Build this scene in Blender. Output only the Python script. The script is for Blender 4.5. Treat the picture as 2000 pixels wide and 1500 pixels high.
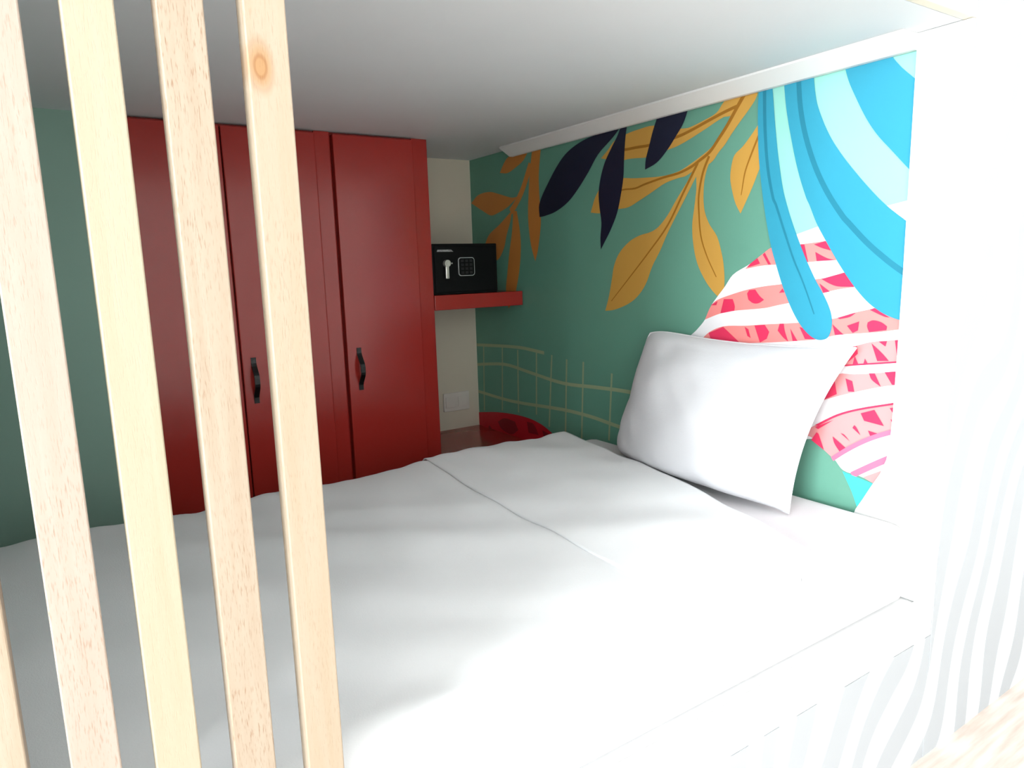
import bpy, bmesh, math, random
from mathutils import Vector, Matrix, noise

for o in list(bpy.data.objects):
    bpy.data.objects.remove(o, do_unlink=True)
S = bpy.context.scene
COL = S.collection

# ------------------------------------------------------------------ camera
# X runs along the bed (mural wall at X = 0), Y into the alcove (white back wall at Y = 0), Z up from the floor
H = 1.73                                    # underside of the upper bunk
cam = bpy.data.cameras.new('camera')
cam.sensor_width = 36.0
cam.lens = 36.0 * 1371.31 / 2000.0
cam.clip_start = 0.05
camo = bpy.data.objects.new('camera', cam)
COL.objects.link(camo)
r = Vector((0.832519, -0.553153, -0.030570)); u = Vector((0.116376, 0.120668, 0.985848)); f = Vector((0.541636, 0.824294, -0.164831))
m = Matrix(((r.x, u.x, -f.x), (r.y, u.y, -f.y), (r.z, u.z, -f.z))).to_4x4()
m.translation = Vector((-1.70176, -2.88682, H - 0.48590))
camo.matrix_world = m
S.camera = camo

# ------------------------------------------------------------------ world, daylight, exposure
w = bpy.data.worlds.new('sky'); S.world = w; w.use_nodes = True
bg = w.node_tree.nodes['Background']
sky = w.node_tree.nodes.new('ShaderNodeTexSky')
sky.sky_type = 'HOSEK_WILKIE'; sky.turbidity = 4.0
sky.sun_direction = (0.3, 0.5, 0.8)
w.node_tree.links.new(sky.outputs[0], bg.inputs[0])
bg.inputs[1].default_value = 0.6

def daylight(name, loc, sx, sy, rot, power, col):
    l = bpy.data.lights.new(name, 'AREA'); l.shape = 'RECTANGLE'; l.size = sx; l.size_y = sy
    l.energy = power; l.color = col
    o = bpy.data.objects.new(name, l); COL.objects.link(o); o.location = loc; o.rotation_euler = rot
    return o
WIN_Y0, WIN_Y1, WIN_Z0, WIN_Z1, WIN_X = -4.78, -2.97, 0.70, 2.45, -5.2
daylight('window_daylight', (WIN_X - 0.02, (WIN_Y0 + WIN_Y1) / 2, (WIN_Z0 + WIN_Z1) / 2), WIN_Z1 - WIN_Z0, WIN_Y1 - WIN_Y0,
         (0, -math.pi / 2, 0), 510, (0.91, 0.965, 1.0))
vs = S.view_settings
vs.view_transform = 'Standard'; vs.look = 'None'; vs.gamma = 1.0; vs.use_curve_mapping = False
vs.exposure = 0.0

# ------------------------------------------------------------------ materials
def lin(c):
    return tuple(((v / 255.0) / 12.92 if v / 255.0 <= 0.04045 else ((v / 255.0 + 0.055) / 1.055) ** 2.4) for v in c) + (1.0,)

LIN = lin
def mat(name, rgb, rough=0.5, var=0.05, scale=6.0, bump=0.0, bscale=60.0, spec=0.4, metal=0.0, stretch=(1, 1, 1), sheen=0.0, coat=0.0):
    mt = bpy.data.materials.new(name); mt.use_nodes = True
    nt = mt.node_tree; b = nt.nodes['Principled BSDF']
    c = lin(rgb)
    tc = nt.nodes.new('ShaderNodeTexCoord'); mp = nt.nodes.new('ShaderNodeMapping')
    mp.inputs['Scale'].default_value = stretch
    nt.links.new(tc.outputs['Object'], mp.inputs[0])
    n = nt.nodes.new('ShaderNodeTexNoise'); n.inputs['Scale'].default_value = scale; n.inputs['Detail'].default_value = 4
    nt.links.new(mp.outputs[0], n.inputs['Vector'])
    rp = nt.nodes.new('ShaderNodeValToRGB')
    rp.color_ramp.elements[0].position = 0.3; rp.color_ramp.elements[1].position = 0.7
    rp.color_ramp.elements[0].color = tuple(max(0, x * (1 - var)) for x in c[:3]) + (1,)
    rp.color_ramp.elements[1].color = tuple(min(1, x * (1 + var)) for x in c[:3]) + (1,)
    nt.links.new(n.outputs['Fac'], rp.inputs[0]); nt.links.new(rp.outputs[0], b.inputs['Base Color'])
    b.inputs['Roughness'].default_value = rough
    b.inputs['Specular IOR Level'].default_value = spec
    b.inputs['Metallic'].default_value = metal
    b.inputs['Sheen Weight'].default_value = sheen
    b.inputs['Coat Weight'].default_value = coat
    if bump > 0:
        n2 = nt.nodes.new('ShaderNodeTexNoise'); n2.inputs['Scale'].default_value = bscale; n2.inputs['Detail'].default_value = 3
        nt.links.new(mp.outputs[0], n2.inputs['Vector'])
        bp = nt.nodes.new('ShaderNodeBump'); bp.inputs['Strength'].default_value = bump; bp.inputs['Distance'].default_value = 0.002
        nt.links.new(n2.outputs['Fac'], bp.inputs['Height']); nt.links.new(bp.outputs[0], b.inputs['Normal'])
    return mt

def wood(name, base, dark, fleck, knot=None):
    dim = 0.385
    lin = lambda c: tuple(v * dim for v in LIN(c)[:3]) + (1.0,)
    mt = bpy.data.materials.new(name); mt.use_nodes = True
    nt = mt.node_tree; N = nt.nodes; L = nt.links; b = N['Principled BSDF']
    g = N.new('ShaderNodeNewGeometry')
    def nz(scale, sc, detail=5, dist=0.0):
        mp = N.new('ShaderNodeMapping'); mp.inputs['Scale'].default_value = scale
        L.new(g.outputs['Position'], mp.inputs[0])
        n = N.new('ShaderNodeTexNoise'); n.inputs['Scale'].default_value = sc; n.inputs['Detail'].default_value = detail
        n.inputs['Distortion'].default_value = dist
        L.new(mp.outputs[0], n.inputs['Vector']); return n
    def ramp(src, p0, c0, p1, c1):
        rp = N.new('ShaderNodeValToRGB'); e = rp.color_ramp.elements
        e[0].position = p0; e[0].color = c0; e[1].position = p1; e[1].color = c1
        L.new(src, rp.inputs[0]); return rp
    def mix(fac, a, c, mode='MULTIPLY'):
        mx = N.new('ShaderNodeMix'); mx.data_type = 'RGBA'; mx.blend_type = mode
        if isinstance(fac, float): mx.inputs['Factor'].default_value = fac
        else: L.new(fac, mx.inputs['Factor'])
        for s, v in ((mx.inputs['A'], a), (mx.inputs['B'], c)):
            if isinstance(v, tuple): s.default_value = v
            else: L.new(v, s)
        return mx.outputs['Result']
    grain = ramp(nz((14, 14, 0.7), 6.0, 6, 0.6).outputs['Fac'], 0.25, lin(dark), 0.72, lin(base)).outputs[0]
    fl = ramp(nz((150, 150, 16), 5.0, 2).outputs['Fac'], 0.55, (0, 0, 0, 1), 0.72, (1, 1, 1, 1))
    patch = ramp(nz((6, 6, 3.0), 2.0, 2).outputs['Fac'], 0.35, (0.1, 0.1, 0.1, 1), 0.65, (1, 1, 1, 1))
    fm = mix(1.0, fl.outputs[0], patch.outputs[0])
    sc = N.new('ShaderNodeMath'); sc.operation = 'MULTIPLY'; sc.inputs[1].default_value = fleck
    L.new(fm, sc.inputs[0])
    col = mix(sc.outputs[0], grain, lin((190, 142, 104)), 'MIX')
    if knot:
        mp = N.new('ShaderNodeMapping'); mp.inputs['Location'].default_value = tuple(-knot[i] * (1, 0, 0.55)[i] for i in range(3)); mp.inputs['Scale'].default_value = (1, 0.0, 0.55)
        L.new(g.outputs['Position'], mp.inputs[0])
        wv = nz((30, 30, 18), 1.0, 2)
        ln = N.new('ShaderNodeVectorMath'); ln.operation = 'LENGTH'; L.new(mp.outputs[0], ln.inputs[0])
        ad = N.new('ShaderNodeMath'); ad.operation = 'MULTIPLY_ADD'; L.new(wv.outputs['Fac'], ad.inputs[0]); ad.inputs[1].default_value = 0.006; L.new(ln.outputs['Value'], ad.inputs[2])
        sn = N.new('ShaderNodeMath'); sn.operation = 'SINE'
        ml = N.new('ShaderNodeMath'); ml.operation = 'MULTIPLY'; ml.inputs[1].default_value = 900.0; L.new(ad.outputs[0], ml.inputs[0]); L.new(ml.outputs[0], sn.inputs[0])
        ring = ramp(sn.outputs[0], 0.0, lin((228, 172, 112)), 1.0, lin((206, 142, 80))).outputs[0]
        kf = ramp(ad.outputs[0], 0.009, (0.9, 0.9, 0.9, 1), 0.019, (0, 0, 0, 1))
        col = mix(kf.outputs[0], col, ring, 'MIX')
    L.new(col, b.inputs['Base Color'])
    b.inputs['Roughness'].default_value = 0.45; b.inputs['Specular IOR Level'].default_value = 0.35
    bp = N.new('ShaderNodeBump'); bp.inputs['Strength'].default_value = 0.12; bp.inputs['Distance'].default_value = 0.001
    L.new(fl.outputs[0], bp.inputs['Height']); bp.invert = True; L.new(bp.outputs[0], b.inputs['Normal'])
    return mt

def zebra(name):
    # pale wallpaper print: wavy light grey bands on white
    mt = bpy.data.materials.new(name); mt.use_nodes = True
    nt = mt.node_tree; N = nt.nodes; L = nt.links; b = N['Principled BSDF']
    g = N.new('ShaderNodeNewGeometry'); mp = N.new('ShaderNodeMapping')
    mp.inputs['Rotation'].default_value = (0, math.radians(-32), 0); mp.inputs['Scale'].default_value = (1.7, 0, 0.9)
    L.new(g.outputs['Position'], mp.inputs[0])
    wv = N.new('ShaderNodeTexWave'); wv.inputs['Scale'].default_value = 1.5; wv.inputs['Distortion'].default_value = 11.0
    wv.inputs['Detail'].default_value = 1.0; wv.inputs['Detail Scale'].default_value = 0.9
    L.new(mp.outputs[0], wv.inputs['Vector'])
    rp = N.new('ShaderNodeValToRGB'); e = rp.color_ramp.elements
    e[0].position = 0.46; e[0].color = lin((173, 177, 181)); e[1].position = 0.54; e[1].color = lin((238, 240, 241))
    L.new(wv.outputs['Color'], rp.inputs[0]); L.new(rp.outputs[0], b.inputs['Base Color'])
    b.inputs['Roughness'].default_value = 0.6
    return mt

def planks(name):
    mt = bpy.data.materials.new(name); mt.use_nodes = True
    nt = mt.node_tree; N = nt.nodes; L = nt.links; b = N['Principled BSDF']
    g = N.new('ShaderNodeNewGeometry'); mp = N.new('ShaderNodeMapping'); mp.inputs['Scale'].default_value = (1.5, 14, 1)
    L.new(g.outputs['Position'], mp.inputs[0])
    n = N.new('ShaderNodeTexNoise'); n.inputs['Scale'].default_value = 4; n.inputs['Detail'].default_value = 8
    L.new(mp.outputs[0], n.inputs['Vector'])
    rp = N.new('ShaderNodeValToRGB'); e = rp.color_ramp.elements
    e[0].position = 0.3; e[0].color = lin((190, 173, 161)); e[1].position = 0.7; e[1].color = lin((216, 205, 197))
    L.new(n.outputs['Fac'], rp.inputs[0]); L.new(rp.outputs[0], b.inputs['Base Color'])
    b.inputs['Roughness'].default_value = 0.45
    return mt

M = {}
M['white'] = mat('white_paint', (236, 236, 234), 0.55, 0.015, 3, 0.05, 90)
M['soffit'] = mat('soffit_paint', (226, 230, 232), 0.6, 0.015, 3, 0.06, 70)
M['niche'] = mat('warm_white_paint', (206, 198, 180), 0.6, 0.015, 3, 0.05, 90)
M['cream'] = mat('cream_board', (232, 224, 205), 0.5, 0.03, 8)
M['green'] = mat('green_paint', (142, 174, 160), 0.6, 0.03, 3, 0.05, 90)
M['mint'] = mat('mint_wallpaper', (104, 160, 140), 0.5, 0.03, 3, 0.04, 120)
M['red'] = mat('red_lacquer', (164, 45, 39), 0.19, 0.03, 5, 0.03, 160, spec=0.45)
M['ledge'] = mat('red_gloss_laminate', (156, 46, 42), 0.14, 0.04, 5, spec=0.4)
M['black'] = mat('black_metal', (14, 14, 15), 0.42, 0.1, 20, 0.1, 300)
M['safe'] = mat('black_powder_coat', (7, 7, 8), 0.5, 0.1, 30, 0.1, 500, spec=0.15)
M['chrome'] = mat('satin_chrome', (205, 205, 200), 0.3, 0.03, 10, metal=0.65)
M['silver'] = mat('silver_rim', (190, 192, 192), 0.35, 0.03, 10, metal=0.6)
M['plate'] = mat('grey_plate', (150, 150, 150), 0.4, 0.35, 160)
M['key'] = mat('dark_key', (22, 22, 24), 0.5, 0.05, 10)
M['linen'] = mat('white_cotton', (238, 239, 241), 0.85, 0.012, 9, 0.25, 420, spec=0.15, sheen=0.15)
M['pillow'] = mat('pillow_cotton', (216, 216, 219), 0.85, 0.012, 9, 0.25, 420, spec=0.15, sheen=0.15)
M['sheet'] = mat('white_sheet', (230, 226, 230), 0.85, 0.012, 9, 0.25, 420, spec=0.15, sheen=0.15)
M['socket'] = mat('white_plastic', (214, 208, 200), 0.3, 0.02, 10)
M['zebra'] = zebra('wave_print_wallpaper')
M['floor'] = planks('pale_wood_floor')
PRINT = {'fence': (160, 180, 142), 'mound': (196, 22, 40), 'mound_dark': (138, 12, 28), 'orange': (206, 134, 62), 'ochre': (206, 158, 74), 'ochre_rib': (160, 108, 30),
         'navy': (20, 26, 50), 'aqua': (150, 216, 202), 'shell_white': (240, 240, 242), 'salmon': (240, 142, 138), 'pale_pink': (230, 152, 152),
         'shell_red': (224, 52, 92), 'rose': (222, 116, 148), 'turquoise': (72, 218, 214), 'teal': (52, 152, 180), 'teal_rib': (36, 126, 150)}
for k, v in PRINT.items():
    M['print_' + k] = mat('print_' + k, v, 0.5, 0.02, 4, 0.03, 120)

# ------------------------------------------------------------------ mesh helpers
def link(name, me, mt, parent=None):
    o = bpy.data.objects.new(name, me); COL.objects.link(o)
    if mt is not None and len(me.materials) == 0:
        me.materials.append(mt)
    if parent is not None: o.parent = parent
    return o

def tag(o, label, cat, group=None, kind=None):
    if label: o['label'] = label
    if cat: o['category'] = cat
    if group: o['group'] = group
    if kind: o['kind'] = kind
    return o

def struct(o, label=None):
    o['kind'] = 'structure'
    if label: o['label'] = label
    return o

def empty(name, loc, label, cat):
    o = bpy.data.objects.new(name, None); COL.objects.link(o); o.location = loc; o.empty_display_size = 0.05
    return tag(o, label, cat)

def bm_box(bm, a, b, bev=0.0, seg=2):
    t = bmesh.new()
    bmesh.ops.create_cube(t, size=1.0)
    for v in t.verts:
        v.co = Vector([a[i] + (v.co[i] + 0.5) * (b[i] - a[i]) for i in range(3)])
    if bev > 0:
        bmesh.ops.bevel(t, geom=list(t.edges), offset=bev, segments=seg, affect='EDGES', profile=0.5)
    me = bpy.data.meshes.new('t'); t.to_mesh(me); t.free()
    bm.from_mesh(me); bpy.data.meshes.remove(me)

def finish(name, bm, mt, parent=None, smooth=False, origin=None):
    bmesh.ops.recalc_face_normals(bm, faces=bm.faces)
    if parent is not None and origin is None:
        origin = parent.matrix_world.translation if parent.parent is None else parent.parent.location + parent.location
    if origin is not None:
        bmesh.ops.translate(bm, verts=bm.verts, vec=-Vector(origin))
    me = bpy.data.meshes.new(name); bm.to_mesh(me); bm.free()
    if smooth:
        for p in me.polygons: p.use_smooth = True
    o = link(name, me, mt, parent)
    if parent is None and origin is not None: o.location = origin
    return o

def box(name, a, b, mt, parent=None, bev=0.0, seg=2, origin=None):
    bm = bmesh.new(); bm_box(bm, a, b, bev, seg)
    return finish(name, bm, mt, parent, smooth=False, origin=origin)

def O(e):            # world origin of a thing (Empties are only moved, never turned)
    return Vector(e.location)

def part(name, bm, mt, thing, parent=None, smooth=False):
    """mesh given in world coordinates, stored relative to its thing; a sub-part shares the thing's origin"""
    bmesh.ops.recalc_face_normals(bm, faces=bm.faces)
    bmesh.ops.translate(bm, verts=bm.verts, vec=-O(thing))
    me = bpy.data.meshes.new(name); bm.to_mesh(me); bm.free()
    if smooth:
        for p in me.polygons: p.use_smooth = True
    return link(name, me, mt, parent if parent is not None else thing)

def pbox(name, a, b, mt, thing, parent=None, bev=0.002, seg=2):
    bm = bmesh.new(); bm_box(bm, a, b, bev, seg)
    return part(name, bm, mt, thing, parent)

def grid_mesh(name, rows, mt, parent=None, thick=0.0, smooth=True, flip=False):
    nv = len(rows[0]); verts = [tuple(p) for rw in rows for p in rw]
    faces = []
    for i in range(len(rows) - 1):
        for j in range(nv - 1):
            q = (i * nv + j, i * nv + j + 1, (i + 1) * nv + j + 1, (i + 1) * nv + j)
            faces.append(q[::-1] if flip else q)
    me = bpy.data.meshes.new(name); me.from_pydata(verts, [], faces); me.update()
    if smooth:
        for p in me.polygons: p.use_smooth = True
    o = link(name, me, mt, parent)
    if thick:
        md = o.modifiers.new('thickness', 'SOLIDIFY'); md.thickness = abs(thick); md.offset = -1 if thick > 0 else 1
    return o

# ------------------------------------------------------------------ the setting
XL = -2.15                                   # foot wall of the alcove
YF = -2.118                                  # front plane of the bunk frame
ROOM_H = 2.9
struct(box('floor', (-5.3, -6.1, -0.1), (1.3, 0.1, 0.0), M['floor']), 'pale wooden floor in front of the bunk')
struct(box('wall_back', (XL - 0.1, 0.0, 0.0), (0.12, 0.1, H + 0.14), M['niche']), 'white back wall of the niche beside the wardrobe')
struct(box('wall_foot', (XL - 0.1, YF + 0.03, 0.0), (XL, 0.0, H + 0.14), M['green']))
struct(box('wall_back_green', (XL, -0.40, 0.0), (-1.480, -0.32, H), M['green']), 'plain green wall left of the red wardrobe')
struct(box('ceiling', (XL, YF + 0.022, H), (0.0, 0.0, H + 0.14), M['soffit']), 'white underside of the upper bunk')
fascia = struct(box('trim_1', (XL, YF, H), (0.0, YF + 0.021, H + 0.30), M['cream'], bev=0.001), 'cream front board of the upper bunk')
# the room the bunk stands in: end wall right of the alcove, closing walls, ceiling, window
struct(box('wall_front', (0.0, YF, 0.0), (1.2, YF + 0.1, ROOM_H), M['zebra']), 'white wall with pale wavy print right of the bunk')
struct(box('wall_light_block', (-5.3, YF, 0.0), (-1.845, YF + 0.028, ROOM_H), M['white']))  # unseen partition left of the slats, added to block light there
struct(box('wall_upper', (-1.845, YF + 0.6, H + 0.30), (0.0, YF + 0.7, ROOM_H), M['white']))
struct(box('wall_room_right', (1.2, -6.1, 0.0), (1.3, YF + 0.1, ROOM_H), M['white']))
struct(box('wall_room_rear', (-5.2, -6.1, 0.0), (1.2, -6.0, ROOM_H), M['white']))
struct(box('ceiling_room', (-5.3, -6.1, ROOM_H), (1.3, -1.4, ROOM_H + 0.1), M['white']))
bm = bmesh.new()
bm_box(bm, (-5.3, -6.1, 0), (-5.2, WIN_Y0, ROOM_H)); bm_box(bm, (-5.3, WIN_Y1, 0), (-5.2, YF, ROOM_H))
bm_box(bm, (-5.3, WIN_Y0, 0), (-5.2, WIN_Y1, WIN_Z0)); bm_box(bm, (-5.3, WIN_Y0, WIN_Z1), (-5.2, WIN_Y1, ROOM_H))
struct(finish('wall_room_left', bm, M['white']))
bm = bmesh.new()
for a, b in (((WIN_Y0, WIN_Z0), (WIN_Y0 + .05, WIN_Z1)), ((WIN_Y1 - .05, WIN_Z0), (WIN_Y1, WIN_Z1)), ((WIN_Y0, WIN_Z0), (WIN_Y1, WIN_Z0 + .05)), ((WIN_Y0, WIN_Z1 - .05), (WIN_Y1, WIN_Z1))):
    bm_box(bm, (-5.20, a[0], a[1]), (-5.16, b[0], b[1]), 0.004)
struct(finish('window_1', bm, M['white']))

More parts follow.
